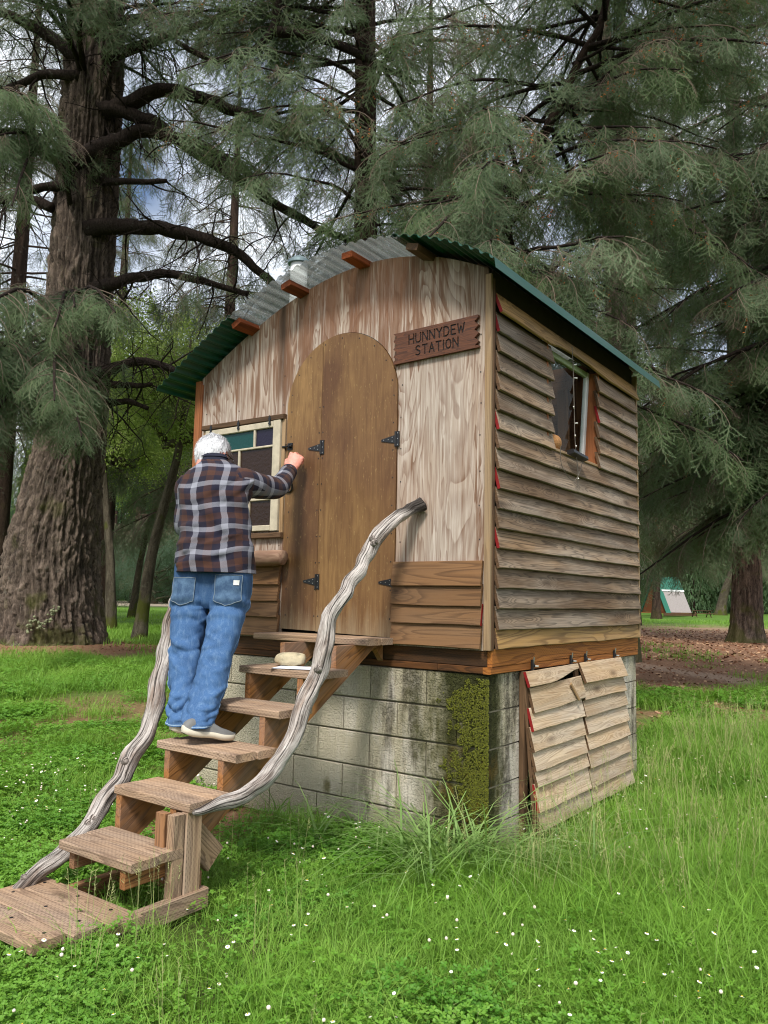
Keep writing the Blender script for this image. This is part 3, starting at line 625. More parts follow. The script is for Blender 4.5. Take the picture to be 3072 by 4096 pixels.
sign = obj('wooden_sign', me, None, Matrix.Translation((-.364, -.0235, 2.968)) @ Matrix.Rotation(rad(-.8), 4, 'Y'), label='brown notched wooden sign reading HUNNYDEW STATION on the plywood wall', cat='sign')
# ================================================================== SMALL THINGS AT THE SIDE WINDOW
st = empty('string_light', (.07, 1.06, 2.2), 'thin wire of tiny clear bulbs hanging over the side window', 'string light')
wp = smooth_path([(.066, 1.021, 3.145), (.07, 1.03, 3.0), (.075, 1.025, 2.85), (.072, 1.04, 2.7), (.07, 1.05, 2.55), (.072, 1.07, 2.40), (.075, 1.09, 2.30), (.066, 1.105, 2.19)], 4)
obj('wire', mesh('wire', *tube(wp, .0028, 5), MT['wire']), st)
wp = smooth_path([(.075, .80, 2.42), (.065, .84, 2.31), (.07, .94, 2.24), (.07, 1.05, 2.235), (.07, 1.13, 2.30), (.08, 1.17, 2.39)], 5)
obj('wire', mesh('wire', *tube(wp, .0022, 5), MT['wire']), st)
for y, z, dy in ((1.033, 2.93, .03), (1.03, 2.72, -.03), (1.055, 2.53, -.03), (1.045, 2.62, .02), (1.06, 2.46, -.02), (1.09, 2.245, -.015), (1.03, 3.02, .02)):
    obj('bulb', mesh('bulb', *tube([(.074, y, z), (.084, y+dy, z+.004)], [.0035, .0045], 6), MT['bulb']), st)
bxm = frame((.075, 1.09, 2.408), (0, 1, -.05), (1, 0, .2))
obj('solar_box', plank(.25, .05, .03, MT['black'], bev=.005), st, bxm)
V = []; F = []
for i in range(13):
    a = math.pi*i/12; z = -math.cos(a)*.052; rr = .088*math.sin(a)**.7
    for k in range(20):
        b = 2*math.pi*k/20; V.append((rr*math.cos(b)*.62, rr*math.sin(b), z))
for i in range(12):
    for k in range(20): F.append((i*20+k, i*20+(k+1) % 20, i*20+20+(k+1) % 20, i*20+20+k))
mb = NM('woven_straw', .8); q = mb.noise(mb.objvec(), 90, 3, .6); mb.col(mb.mix(q, c(196, 148, 94), c(142, 92, 52))); mb.bump(q, .8, .01)
obj('straw_basket', mesh('straw_basket', V, F, mb.mat, True), None, Matrix.Translation((-.03, .915, 2.476)), label='tan rounded woven straw object on the side window sill', cat='basket')
# ================================================================== STAIRCASE
stairs = empty('staircase', (-.9, -1.2, 0), 'weathered timber staircase with open treads climbing to the cabin door', 'staircase')
XR, XL = -.62, -1.165
TR = [(1.19, -.03, -.298, -1.53), (1.03, -.462, -.745, -1.185), (.861, -.745, -1.013, -1.165), (.687, -1.008, -1.278, -1.19), (.521, -1.286, -1.548, -1.15), (.343, -1.556, -1.832, -1.13)]
for i, (z, yb, yf, xl_) in enumerate(TR):
    tread = empty('tread', ((XR+xl_)/2, (yb+yf)/2, z-.02), parent=stairs); w = (yb-yf)/2
    for j in range(2):
        yc = yf+w*(j+.5); e = RNG.uniform(-.008, .008)
        board('tread_board', (xl_+e*.6, yc, z-.019+RNG.uniform(-.002, .002)), (XR+e, yc, z-.019), (0, 1, 0), w-.004, .038, MT['tread'], tread, bev=.004, wav=.003, segs=6, seed=200+i*2+j)
pl = empty('platform', (-.94, -2.0, .13), parent=stairs)
for j in range(3):
    yc = -2.222+.1445*(j+.5)
    board('platform_board', (-1.285+RNG.uniform(-.01, .01), yc, .131), (-.655+j*.04+RNG.uniform(-.008, .008), yc, .131), (0, 1, 0), .139, .038, MT['tread'], pl, bev=.005, wav=.004, segs=6, seed=220+j)
bo = [tube([(x, -2.222+.1445*(j+.5)+dy, .148), (x, -2.222+.1445*(j+.5)+dy, .1515)], .0075, 8) for j in range(3) for x in (-1.2, -.95, -.72) for dy in (0.02,)]
for b_ in bo: obj('bolt', mesh('bolt', *b_, MT['black']), pl)
board('platform_joist', (-1.22, -2.2, .075), (-1.22, -1.75, .075), (0, 0, 1), .075, .04, MT['stringer'], pl); board('platform_joist', (-.70, -2.2, .075), (-.70, -1.75, .075), (0, 0, 1), .075, .04, MT['stringer'], pl)
# sawtooth stringers
def stringer(x):
    pts = []; Y = [-.462, -.735, -1.005, -1.27, -1.54]; Zt = [1.152, .992, .823, .649, .483]
    poly = [(-.02, 1.152)]
    for i in range(5):
        poly.append((Y[i], Zt[i])); poly.append((Y[i], Zt[i+1] if i < 4 else .25))
    poly += [(-1.34, .25), (-1.33, .36), (-.02, 1.0), ]
    poly[-2] = (-1.18, .45); poly[-3] = (-1.50, .235)
    lowline = lambda y: 1.20+.642*y
    poly = poly[:-3]+[(-1.54, .235), (-1.50, lowline(-1.50)), (-.1, lowline(-.1)), (-.02, 1.05)]
    me = prism(poly, -.019, .019, MT['stringer_d'])
    me.transform(Matrix(((0, 1, 0, 0), (1, 0, 0, 0), (0, 0, 1, 0), (0, 0, 0, 1)))); me.flip_normals()
    obj('stringer', me, stairs, Matrix.Translation((x, 0, 0)))
m = NM('stringer_cut_wood', .8, .2); P = m.objvec(); x_ = m.xyz(P)
al = m.m('ADD', m.m('MULTIPLY', x_[1], .842), m.m('MULTIPLY', x_[2], .54)); ac = m.m('SUBTRACT', m.m('MULTIPLY', x_[2], .842), m.m('MULTIPLY', x_[1], .54))
V_ = m.n('CombineXYZ', {0: al, 1: ac, 2: x_[0]})
v = m.noise(m.scl(V_, (.8, 9, 9)), 1., 2.2, .45, .25); rgs = m.ramp(m.m('FRACT', m.m('MULTIPLY', v, 14.)), [(0, .1), (.5, .3), (.85, 1.), (1, .1)]); fi = m.noise(m.scl(V_, (4, 150, 150)), 1., 4, .65); bl = m.noise(m.scl(V_, (1.2, 5, 5)), 1., 4, .6)
cc_ = m.mix(m.m('ADD', m.m('MULTIPLY', rgs, .7), m.m('MULTIPLY', m.m('SUBTRACT', fi, .5), .7), clamp=True), c(166, 114, 66), c(78, 46, 24)); cc_ = m.mix(m.ramp(bl, [(.42, 0.), (.62, .75)]), cc_, m.mix(fi, c(164, 140, 124), c(104, 82, 68)))
m.col(cc_); m.bump(m.m('SUBTRACT', fi, rgs), .3, .003); MT['stringer_d'] = m.mat
stringer(-.73); stringer(-1.118)
board('stair_post', (-.652, -1.585, .10), (-.652, -1.585, .482), (0, 1, 0), .062, .045, MT['tread'], stairs); board('stair_post', (-.645, -1.505, .12), (-.645, -1.505, .482), (0, 1, 0), .09, .04, MT['tread'], stairs)
board('stair_post', (-.72, -1.60, .30), (-.72, -1.60, .482), (0, 1, 0), .038, .06, MT['stringer'], stairs)
board('stair_skid', (-.635, -1.92, .10), (-.635, -1.42, .105), (0, 0, 1), .085, .045, MT['tread'], stairs)
board('stair_skid', (-1.15, -1.95, .08), (-1.15, -1.42, .085), (0, 0, 1), .085, .04, MT['stringer'], stairs)
board('stair_brace', (-.685, -1.50, .40), (-.685, -1.335, .235), (0, 1, 1), .125, .038, MT['tread'], stairs)
board('tread_bracket', (-.69, -1.815, .265), (-.69, -1.54, .268), (0, 0, 1), .078, .036, MT['stringer'], stairs); board('tread_bracket', (-1.07, -1.80, .265), (-1.07, -1.54, .268), (0, 0, 1), .078, .036, MT['stringer'], stairs)
board('stair_crosstie', (-1.14, -1.44, .16), (-.66, -1.44, .15), (0, 0, 1), .12, .036, MT['stringer'], stairs)
def rail(pts, rads, seed, lab):
    p = smooth_path(pts, 7); n = len(p); rr = lerp_list(rads, n); q = []
    for i, a in enumerate(p):
        s = i*.22
        q.append(a+Vector((noise.noise(Vector((s, seed, 1)))*.018, noise.noise(Vector((s, seed, 4)))*.018, noise.noise(Vector((s, seed, 7)))*.014)))
    V, F = tube(q, rr, 20, rough=.34, seed=seed)
    UVs = []; run = 0
    for i in range(n):
        if i: run += (q[i]-q[i-1]).length
        UVs += [(math.cos(2*math.pi*k/20)*.05, math.sin(2*math.pi*k/20)*.05, run) for k in range(20)]
    parts = [(V, F)]
    rg_ = random.Random(seed)
    for k in range(4):
        i = rg_.randrange(4, n-4); d = Vector((rg_.uniform(.2, 1), rg_.uniform(-1, -.2), rg_.uniform(-.3, .6))).normalized()
        a = q[i]+d*rr[i]*.6; parts.append(tube([a, a+d*rr[i]*.55, a+d*rr[i]*.78], [rr[i]*.62, rr[i]*.42, rr[i]*.3], 10))
    me = mesh('driftwood_handrail', *join(parts), MT['driftv'], True)
    while len(UVs) < len(me.vertices): UVs.append((.047+len(UVs) % 10*.004, .01, .62+len(UVs) % 7*.003))
    me.attributes.new('grain', 'FLOAT_VECTOR', 'POINT').data.foreach_set('vector', np.asarray(UVs, np.float32).ravel())
    return obj('driftwood_handrail', me, stairs, label=lab)
m = NM('silver_driftwood', .85, .2); P = m.pos(); G = m.n('Attribute', attribute_name='grain', out=1)
st_ = m.noise(m.scl(G, (30, 30, 3.2)), 1., 5, .7, .5); bl = m.noise(m.scl(G, (9, 9, 3)), 1., 4, .6); fi = m.noise(m.scl(G, (110, 110, 9)), 1., 4, .7, .3)
k_ = m.m('ADD', m.m('MULTIPLY', m.ramp(st_, [(.36, 0.), (.52, 1.)]), .55), m.m('MULTIPLY', m.ramp(fi, [(.38, 0.), (.58, 1.)]), .55), clamp=True)
cc_ = m.mix(k_, c(70, 58, 50), c(198, 190, 182)); cc_ = m.mix(m.ramp(bl, [(.47, 0.), (.62, .85)]), cc_, m.mix(k_, c(44, 35, 30), c(140, 120, 106)))
crk = m.ramp(m.noise(m.scl(G, (85, 85, 2.2), (3, 3, 1)), 1., 3, .6, .3), [(.36, 1.), (.44, 0.)]); cc_ = m.mix(m.m('MULTIPLY', crk, .85), cc_, c(40, 32, 28)); tip = m.ramp(m.m('ADD', m.n('MapRange', {0: m.xyz(P)[2], 1: 1.86, 2: 1.99}), m.m('MULTIPLY', bl, .2)), [(.4, 0.), (.75, .92)]); cc_ = m.mix(tip, cc_, c(40, 34, 30))
m.col(cc_); m.bump(m.m('SUBTRACT', m.m('ADD', st_, m.m('MULTIPLY', fi, .7)), crk), 1., .010); MT['driftv'] = m.mat
rail([(-.572, -1.56, .498), (-.566, -1.42, .508), (-.56, -1.245, .53), (-.555, -1.065, .628), (-.555, -.912, .85), (-.553, -.785, 1.069), (-.55, -.718, 1.303), (-.55, -.598, 1.462), (-.545, -.447, 1.605), (-.535, -.395, 1.712), (-.515, -.25, 1.853), (-.485, -.115, 1.931), (-.45, -.03, 1.976)],
     [.010, .027, .034, .039, .042, .044, .042, .041, .037, .040, .037, .038, .048], 3, 'crooked silver driftwood handrail on the right side of the stairs')
rail([(-1.24, -1.96, .10), (-1.24, -1.873, .182), (-1.25, -1.675, .272), (-1.27, -1.487, .442), (-1.29, -1.376, .575), (-1.32, -1.237, .737), (-1.36, -1.147, .963), (-1.40, -1.075, 1.154), (-1.43, -1.017, 1.329), (-1.45, -.993, 1.41)],
     [.03, .034, .038, .042, .044, .045, .047, .045, .043, .03], 8, 'pale driftwood handrail on the left side of the stairs')
# rock and paper on the second tread
V = []; F = []; NA, NB = 28, 18
for i in range(NB+1):
    a = math.pi*i/NB
    for k in range(NA):
        b = 2*math.pi*k/NA; d = Vector((math.sin(a)*math.cos(b), math.sin(a)*math.sin(b), math.cos(a)))
        e = Vector((math.copysign(abs(d.x)**.75, d.x), math.copysign(abs(d.y)**.8, d.y), math.copysign(abs(d.z)**.7, d.z)))
        n_ = 1+.10*noise.noise(d*2.1+Vector((3, 1, 2)))+.04*noise.noise(d*6)
        V.append((e.x*.088*n_, e.y*.06*n_, e.z*.038*n_))
for i in range(NB):
    for k in range(NA): F.append((i*NA+k, i*NA+(k+1) % NA, (i+1)*NA+(k+1) % NA, (i+1)*NA+k))
m = NM('tan_rock', .9); P = m.objvec(); a = m.noise(P, 12, 5, .65); b = m.noise(P, 60, 3, .6)
cc_ = m.ramp(a, [(.3, c(122, 116, 98)), (.45, c(196, 184, 152)), (.6, c(206, 192, 158)), (.75, c(150, 118, 70))]); m.col(m.mix(m.m('MULTIPLY', b, .4), cc_, c(84, 76, 62))); m.bump(m.m('ADD', a, m.m('MULTIPLY', b, .4)), .5, .006)
obj('rock', mesh('rock', V, F, m.mat, True), None, Matrix.Translation((-.965, -.555, 1.070)) @ Matrix.Rotation(rad(25), 4, 'Z'), label='tan rounded rock holding down paper on the second tread', cat='rock')
V = []; F = []
for i in range(9):
    for j in range(7):
        u, v = i/8-.5, j/6-.5; V.append((u*.28, v*.17, .0012+.003*max(0, abs(u)-.3)*noise.noise(Vector((u*4, v*4, 0)))*4+.0015*(abs(v) > .4)))
for i in range(8):
    for j in range(6): a = i*7+j; F.append((a, a+7, a+8, a+1))
obj('paper_sheet', mesh('paper_sheet', V, F, MT['paper']), None, Matrix.Translation((-.83, -.63, 1.0325)) @ Matrix.Rotation(rad(22), 4, 'Z'), label='white paper sheet under the rock on the second tread', cat='paper')
# ================================================================== SCATTER (real leaves, drawn many times over one object)
def scatter(name, variants, pts, rots, scales, idx, parent=None, **kw):
    """one object holding many copies of small leaf meshes: points with rotation, scale and variant index"""
    n = len(pts); me = bpy.data.meshes.new(name); me.vertices.add(n)
    me.vertices.foreach_set('co', np.asarray(pts, np.float32).ravel())
    for nm, ty, key, dat in (('rot', 'FLOAT_VECTOR', 'vector', rots), ('scl', 'FLOAT', 'value', scales), ('vid', 'INT', 'value', idx)):
        a = me.attributes.new(nm, ty, 'POINT'); a.data.foreach_set(key, np.asarray(dat, np.int32 if ty == 'INT' else np.float32).ravel())
    for v in variants:
        for m_ in v.data.materials:
            if m_.name not in [q.name for q in me.materials]: me.materials.append(m_)
    o = bpy.data.objects.new(name, me)
    ng = bpy.data.node_groups.new(name+'_leaves', 'GeometryNodeTree')
    ng.interface.new_socket('Geometry', in_out='INPUT', socket_type='NodeSocketGeometry'); ng.interface.new_socket('Geometry', in_out='OUTPUT', socket_type='NodeSocketGeometry')
    N = ng.nodes.new; gi = N('NodeGroupInput'); go = N('NodeGroupOutput'); ip = N('GeometryNodeInstanceOnPoints'); ip.inputs['Pick Instance'].default_value = True
    jg = N('GeometryNodeJoinGeometry')
    for v in reversed(variants):
        oi = N('GeometryNodeObjectInfo'); oi.inputs['Object'].default_value = v; g2 = N('GeometryNodeGeometryToInstance')
        ng.links.new(oi.outputs['Geometry'], g2.inputs[0]); ng.links.new(g2.outputs[0], jg.inputs[0])
    def at(nm, ty):
        a = N('GeometryNodeInputNamedAttribute'); a.data_type = ty; a.inputs['Name'].default_value = nm; return a.outputs[0]
    m2p = N('GeometryNodeMeshToPoints'); ng.links.new(gi.outputs[0], m2p.inputs[0])
    ng.links.new(m2p.outputs[0], ip.inputs['Points']); ng.links.new(jg.outputs[0], ip.inputs['Instance'])
    er = N('FunctionNodeEulerToRotation'); ng.links.new(at('rot', 'FLOAT_VECTOR'), er.inputs[0]); ng.links.new(er.outputs[0], ip.inputs['Rotation'])
    ng.links.new(at('scl', 'FLOAT'), ip.inputs['Scale']); ng.links.new(at('vid', 'INT'), ip.inputs['Instance Index'])
    ng.links.new(ip.outputs[0], go.inputs[0])
    put(o, None, parent); md_ = o.modifiers.new('leaves', 'NODES'); md_.node_group = ng
    return tag(o, **kw)
def proto(name, V, F, mats, idx=None):
    me = mesh(name, V, F, mats=mats, idx=idx); return bpy.data.objects.new(name, me)
# ================================================================== PERSON
PR = Vector((.8087, .5882, 0)); PF = Vector((-.5882, .8087, 0)); PU = Vector((0, 0, 1))
def interp_rows(rows, n):
    rows = np.array(rows, float); k = len(rows); t = np.linspace(0, k-1, n); out = []
    for u in t:
        i = min(int(u), k-2); f = u-i; p0, p1, p2, p3 = rows[max(i-1, 0)], rows[i], rows[i+1], rows[min(i+2, k-1)]
        out.append(.5*(2*p1+(p2-p0)*f+(2*p0-5*p1+4*p2-p3)*f*f+(3*p1-p0-3*p2+p3)*f**3))
    return out
def garment(rows, n, seg, disp=None, ex=2.3, uv0=0, frame_=(PR, PF), capends=False):
    """rows: x,y,z,halfwidth,halfdepth ; returns verts, faces, uvs per vertex (u round, v along)"""
    R_ = interp_rows(rows, n); V = []; F = []; UV = []; vl = 0; prev = None
    ax, ay = frame_
    for i, (x, y, z, a, b) in enumerate(R_):
        cpt = Vector((x, y, z))
        if prev is not None: vl += (cpt-prev).length
        prev = cpt
        for k in range(seg):
            th = 2*math.pi*k/seg-math.pi/2      # starts at the back
            cs, sn = math.cos(th), math.sin(th)
            px = math.copysign(abs(cs)**(2/ex), cs)*a; py = math.copysign(abs(sn)**(2/ex), sn)*b
            d = ax*cs+ay*sn; p = cpt+ax*px+ay*py
            if disp: p = p+d*disp(th, z, p, i/(n-1))
            V.append(p); UV.append(((k/seg)*2*math.pi*(a+b)/2 if False else 0, vl))
    # arc-length u on each ring from the back centre, so that the checks keep their size
    for i in range(n):
        s = 0
        half = seg//2
        for k in range(1, seg):
            pass
        acc = [0]
        for k in range(1, half+1): acc.append(acc[-1]+(V[i*seg+k]-V[i*seg+k-1]).length)
        for k in range(half+1): UV[i*seg+k] = (acc[k], UV[i*seg+k][1])
        acc = [0]
        for k in range(1, seg-half): acc.append(acc[-1]-(V[i*seg+(seg-k)]-V[i*seg+(seg-k+1) % seg + (0)]).length)
        for k in range(1, seg-half): UV[i*seg+seg-k] = (acc[k], UV[i*seg+seg-k][1])
    for i in range(n-1):
        for k in range(seg): F.append((i*seg+k, i*seg+(k+1) % seg, (i+1)*seg+(k+1) % seg, (i+1)*seg+k))
    if capends: F.append(tuple(range(seg-1, -1, -1))); F.append(tuple((n-1)*seg+k for k in range(seg)))
    return V, F, UV
def armtube(pts, rads, n, seg, disp):
    p = smooth_path(pts, n); rr = lerp_list(rads, len(p)); V, F = tube(p, rr, seg, cap=False); UV = []; L = 0
    for i in range(len(p)):
        if i: L += (p[i]-p[i-1]).length
        ci = p[i]
        for k in range(seg):
            q = V[i*seg+k]; d = (q-ci).normalized(); V[i*seg+k] = q+d*disp(k/seg, L, i/(len(p)-1)); UV.append((2*math.pi*rr[i]*min(k, seg-k)/seg+.03, L+.03))
    return V, F, UV
def nz(x, y, z): return noise.noise(Vector((x, y, z)))
def creases(seed, zr_, n, amp, w, ext):
    g_ = random.Random(seed); L = [(g_.uniform(*zr_), g_.uniform(-2.9, -.2), g_.uniform(-.07, .07), g_.uniform(.35, ext), amp*g_.uniform(.5, 1)*(1 if g_.random() < .6 else -.8), w*g_.uniform(.7, 1.4)) for _ in range(n)]
    def f(th, z):
        s_ = 0
        for z0, t0, sl_, ex, a, w_ in L:
            if abs(z-z0) > .12: continue
            d_ = (th-t0+math.pi) % (2*math.pi)-math.pi; s_ += a*math.exp(-((z-z0-sl_*d_)/w_)**2-(d_/ex)**2)
        return s_
    return f
# ---- shirt
shc = [creases(3, (1.60, 2.05), 16, .012, .014, 1.1), creases(9, (1.58, 1.75), 8, .012, .016, .9)]
SH = [(-1.238, -.897, 1.545, .222, .172), (-1.246, -.892, 1.60, .219, .168), (-1.252, -.889, 1.65, .213, .158), (-1.265, -.878, 1.735, .205, .142), (-1.291, -.862, 1.829, .204, .137), (-1.315, -.844, 1.939, .206, .140), (-1.334, -.828, 2.022, .210, .140), (-1.347, -.812, 2.08, .208, .130), (-1.365, -.795, 2.130, .188, .112), (-1.385, -.780, 2.168, .146, .092), (-1.415, -.768, 2.200, .095, .075), (-1.442, -.760, 2.222, .070, .066), (-1.455, -.752, 2.245, .064, .062)]
def sdisp(th, z, p, f):
    if f > .93: return 0
    zc_ = z-.10*math.cos(th)
    cw = shc[0](th, zc_)+shc[1](th, zc_)
    w = .016*nz(p.x*5.2+p.z*3, p.y*5, p.z*6.5)+.008*nz(p.x*11+p.z*9, p.y*11, p.z*13)
    w += .016*math.sin(30*(z+.30*math.cos(th)+.05*math.sin(3*th)))*max(0, .25+nz(th*1.1, z*3.4, 2))+.006*math.sin(44*(z-.22*math.cos(th)))*max(0, nz(th*1.7+4, z*3, 8))
    w += cw
    return w*(1-.6*max(0, f-.6)/.4)+(.010*nz(th*1.5, 3, 1) if f < .06 else 0)
Vs, Fs, Us = garment(SH, 110, 96, sdisp); Us = [(u+.03*v+.008*math.sin(v*17), v-.075*u-.28*u*u*math.exp(-abs(u)*3)+.007*math.sin(u*21+v*9)) for u, v in Us]
ES, EE, EW = Vector((-1.235, -.735, 2.075)), Vector((-1.272, -.395, 2.092)), Vector((-1.383, -.175, 2.232))
adisp = lambda k, L, f: .008*nz(k*5, L*14, 1.5)+.006*math.sin(L*48+math.sin(k*6.28)*1.2)*max(0, nz(k*2, L*6, 5)+.1)
A1 = armtube([ES+Vector((-.11, -.04, -.06)), ES, ES.lerp(EE, .55)+Vector((0, 0, -.01)), EE, EE.lerp(EW, .5), EW], [.055, .086, .074, .068, .060, .050], 7, 28, adisp)
LS, LE, LW = Vector((-1.522, -.876, 2.055)), Vector((-1.556, -.86, 1.82)), Vector((-1.67, -.62, 1.80))
A2 = armtube([LS+Vector((.10, .05, -.04)), LS, LS.lerp(LE, .5), LE, LE.lerp(LW, .5), LW], [.05, .078, .066, .06, .055, .048], 7, 26, adisp)
mp = NM('plaid_flannel', .95, .1); mp.b.inputs['Sheen Weight'].default_value = .04
uvn = mp.xyz(mp.n('UVMap', uv_map='uv'))
def stripe(u, per, ph):
    f = mp.m('FRACT', mp.m('ADD', mp.m('DIVIDE', u, per), ph))
    return mp.ramp(f, [(0, c(146, 148, 158)), (.22, c(16, 19, 38)), (.47, c(70, 43, 32)), (.74, c(20, 23, 44))], 'CONSTANT')
hc = stripe(uvn[0], .170, .62); vc = stripe(uvn[1], .136, .30)
tw = mp.noise(mp.n('UVMap', uv_map='uv'), 420, 2, .6); lin = mp.m('FRACT', mp.m('MULTIPLY', mp.m('ADD', uvn[0], uvn[1]), 330.))
fac = mp.m('ADD', .5, mp.m('MULTIPLY', mp.m('SUBTRACT', tw, .5), 1.1), clamp=True)
pc = mp.mix(fac, hc, vc); pc = mp.mix(.06, pc, c(120, 110, 105)); mp.col(mp.mix(mp.ramp(mp.noise(mp.pos(), 9, 3), [(.3, 0.), (.8, .25)]), pc, c(60, 52, 52))); mp.bump(mp.m('ADD', tw, lin), .25, .002)
MT['plaid'] = mp.mat
def uvmesh(name, parts, mat):
    V = []; F = []; U = []
    for v, f, u in parts:
        o = len(V); V += v; F += [tuple(i+o for i in g) for g in f]; U += u
    me = mesh(name, V, F, mat, True); l = me.uv_layers.new(name='uv')
    vi = np.empty(len(me.loops), np.int32); me.loops.foreach_get('vertex_index', vi); l.data.foreach_set('uv', np.asarray(U, np.float32)[vi].ravel()); return me

# ---- body (one continuous skin)
def ell(c0, r, n=14, m_=20, fr=(Vector((1, 0, 0)), Vector((0, 1, 0)), Vector((0, 0, 1)))):
    V = []; F = []
    for i in range(n+1):
        a = math.pi*i/n
        for k in range(m_):
            b = 2*math.pi*k/m_; V.append(Vector(c0)+fr[0]*r[0]*math.sin(a)*math.cos(b)+fr[1]*r[1]*math.sin(a)*math.sin(b)+fr[2]*r[2]*math.cos(a))
    for i in range(n):
        for k in range(m_): F.append((i*m_+k, i*m_+(k+1) % m_, (i+1)*m_+(k+1) % m_, (i+1)*m_+k))
    return V, F
HC = Vector((-1.500, -.728, 2.258)); HF0 = Vector((-.08, .99, 0)).normalized(); HRt = Vector((HF0.y, -HF0.x, 0)); tilt = rad(-16)
HF = (HF0*math.cos(tilt)+PU*math.sin(tilt)); HU = HRt.cross(HF)
hp = lambda r_, f_, u_: HC+HRt*r_+HF*f_+HU*u_
hfr = (HRt, HF, HU)
bp = [ell(HC+HU*.01, (.079, .100, .105), fr=hfr), ell(hp(0, .045, -.05), (.056, .055, .07), fr=hfr), ell(hp(0, .10, -.015), (.012, .02, .026), fr=hfr), ell(hp(0, .078, -.092), (.028, .024, .02), fr=hfr), ell(hp(0, .088, -.058), (.026, .014, .012), fr=hfr), ell(hp(.03, .085, .018), (.02, .012, .01), fr=hfr), ell(hp(-.03, .085, .018), (.02, .012, .01), fr=hfr)]
for s in (1, -1):
    e0 = hp(s*(.090 if s > 0 else .08), -.008, -.024)
    q_ = 1 if s > 0 else .32; bp.append(ell(e0, (.014*q_, .024*q_, .038*q_), 10, 14, (HRt*s*.8-HF*.6, HF*.8+HRt*s*.6, HU))); bp.append(ell(e0-HU*.026, (.009, .012, .014), 8, 12, hfr))
bp.append(tube([hp(0, -.03, -.05), HC+HU*-.11+HF*-.045, Vector((-1.42, -.775, 2.14)), Vector((-1.40, -.79, 2.06))], [.058, .058, .068, .08], 18))
bp.append(tube([(-1.40, -.79, 2.10), (-1.33, -.83, 1.95), (-1.28, -.865, 1.75), (-1.25, -.89, 1.55), (-1.24, -.89, 1.45)], [.10, .125, .115, .095, .07], 20))
bp.append(tube([ES, EE, EW], [.055, .045, .028], 14)); bp.append(tube([LS, LE, LW, LW+Vector((-.05, .16, .0))], [.055, .045, .03, .03], 14)); bp.append(tube([ES+Vector((-.06, -.03, 0)), LS+Vector((.06, .03, 0))], .06, 14))
AX = (PR*.30+PU*.90+PF*.30).normalized(); ROW = (PR*.86-PU*.36-PF*.12); ROW = (ROW-AX*ROW.dot(AX)).normalized(); NB = ROW.cross(AX).normalized()
if NB.dot(PF) > 0: NB = -NB                     # back of the hand looks at the camera
def hand(W, AX, ROW, NB, g=1.0):
    S_ = lambda o: [([W+(Vector(q)-W)*g for q in v], f) for v, f in o]
    K = W+AX*.096; out = []
    pal = []
    for f, hw, ht in ((-.45, .026, .019), (0, .029, .019), (.3, .037, .018), (.7, .043, .0155), (.98, .041, .013)):
        pal.append((W+AX*.096*f, hw, ht))
    V = []; F = []; m_ = 16
    for p, a, b in pal:
        for k in range(m_): t = 2*math.pi*k/m_; V.append(p+ROW*a*math.cos(t)+NB*b*math.sin(t))
    for i in range(len(pal)-1):
        for k in range(m_): F.append((i*m_+k, i*m_+(k+1) % m_, (i+1)*m_+(k+1) % m_, (i+1)*m_+k))
    F.append(tuple(range(m_-1, -1, -1))); F.append(tuple((len(pal)-1)*m_+k for k in range(m_))); out.append((V, F))
    for j, (o, L, r) in enumerate(((-.0330, 1.0, .0086), (-.0110, 1.08, .0088), (.0110, 1.0, .0085), (.0320, .82, .0076))):
        b = K+ROW*o-AX*(.006 if j == 0 else 0 if j == 1 else .006 if j == 2 else .017)+NB*.001
        p1 = b+(-NB*.86+AX*.5).normalized()*.042*L; p2 = p1+(-NB*.5-AX*.86).normalized()*.027*L; p3 = p2+(NB*.55-AX*.83).normalized()*.02*L
        out.append(tube([b-AX*.03, b, b.lerp(p1, .5)+NB*.001, p1, p1.lerp(p2, .5), p2, p3], [r, r*1.12, r*.93, r*1.02, r*.9, r*.93, r*.7], 10))
        out.append(ell(b+NB*.002, (.0105*L, .0105*L, .009), 8, 10, (ROW, AX, NB)))
    tb = W+AX*.03-ROW*.034-NB*.006; t1 = tb+(AX*.7-ROW*.35-NB*.62).normalized()*.045; t2 = t1+(AX*.65+ROW*.25-NB*.7).normalized()*.032; t3 = t2+(AX*.3+ROW*.7-NB*.5).normalized()*.022
    out.append(tube([tb-AX*.02+ROW*.01, tb, t1, t2, t3], [.013, .0145, .012, .0105, .008], 10))
    return S_(out)
bp += hand(EW+Vector((.002, .012, .012)), AX, ROW, NB, 1.24)
LA = Vector((-.2, .95, .15)).normalized(); LRow = LA.cross(PU).normalized(); bp += hand(LW+Vector((-.04, .13, .02)), LA, LRow, PU.copy())
RL = [(-1.169, -.832, 1.624, .100, .125), (-1.157, -.846, 1.515, .106, .138), (-1.147, -.862, 1.412, .107, .128), (-1.135, -.888, 1.336, .100, .112), (-1.119, -.925, 1.261, .091, .100), (-1.091, -.985, 1.139, .083, .088), (-1.062, -1.047, 1.022, .081, .085), (-1.029, -1.110, .908, .080, .084), (-1.008, -1.162, .822, .079, .085), (-.998, -1.188, .770, .077, .088)]
LL = [(-1.345, -.948, 1.612, .107, .122), (-1.342, -.955, 1.511, .112, .135), (-1.336, -.970, 1.409, .108, .126), (-1.326, -.988, 1.334, .098, .110), (-1.310, -1.008, 1.259, .091, .098), (-1.282, -1.038, 1.136, .082, .088), (-1.247, -1.075, 1.016, .076, .084), (-1.205, -1.112, .900, .073, .083), (-1.175, -1.145, .808, .068, .083), (-1.16, -1.158, .758, .066, .086)]
for rows in (RL, LL): bp.append(tube([r[:3] for r in rows[::2]]+[rows[-1][:3]], [.085, .08, .07, .05, .045, .035], 14))
msk = NM('skin', .5, .35); msk.b.inputs['Subsurface Weight'].default_value = .12; msk.b.inputs['Subsurface Radius'].default_value = (.01, .004, .002)
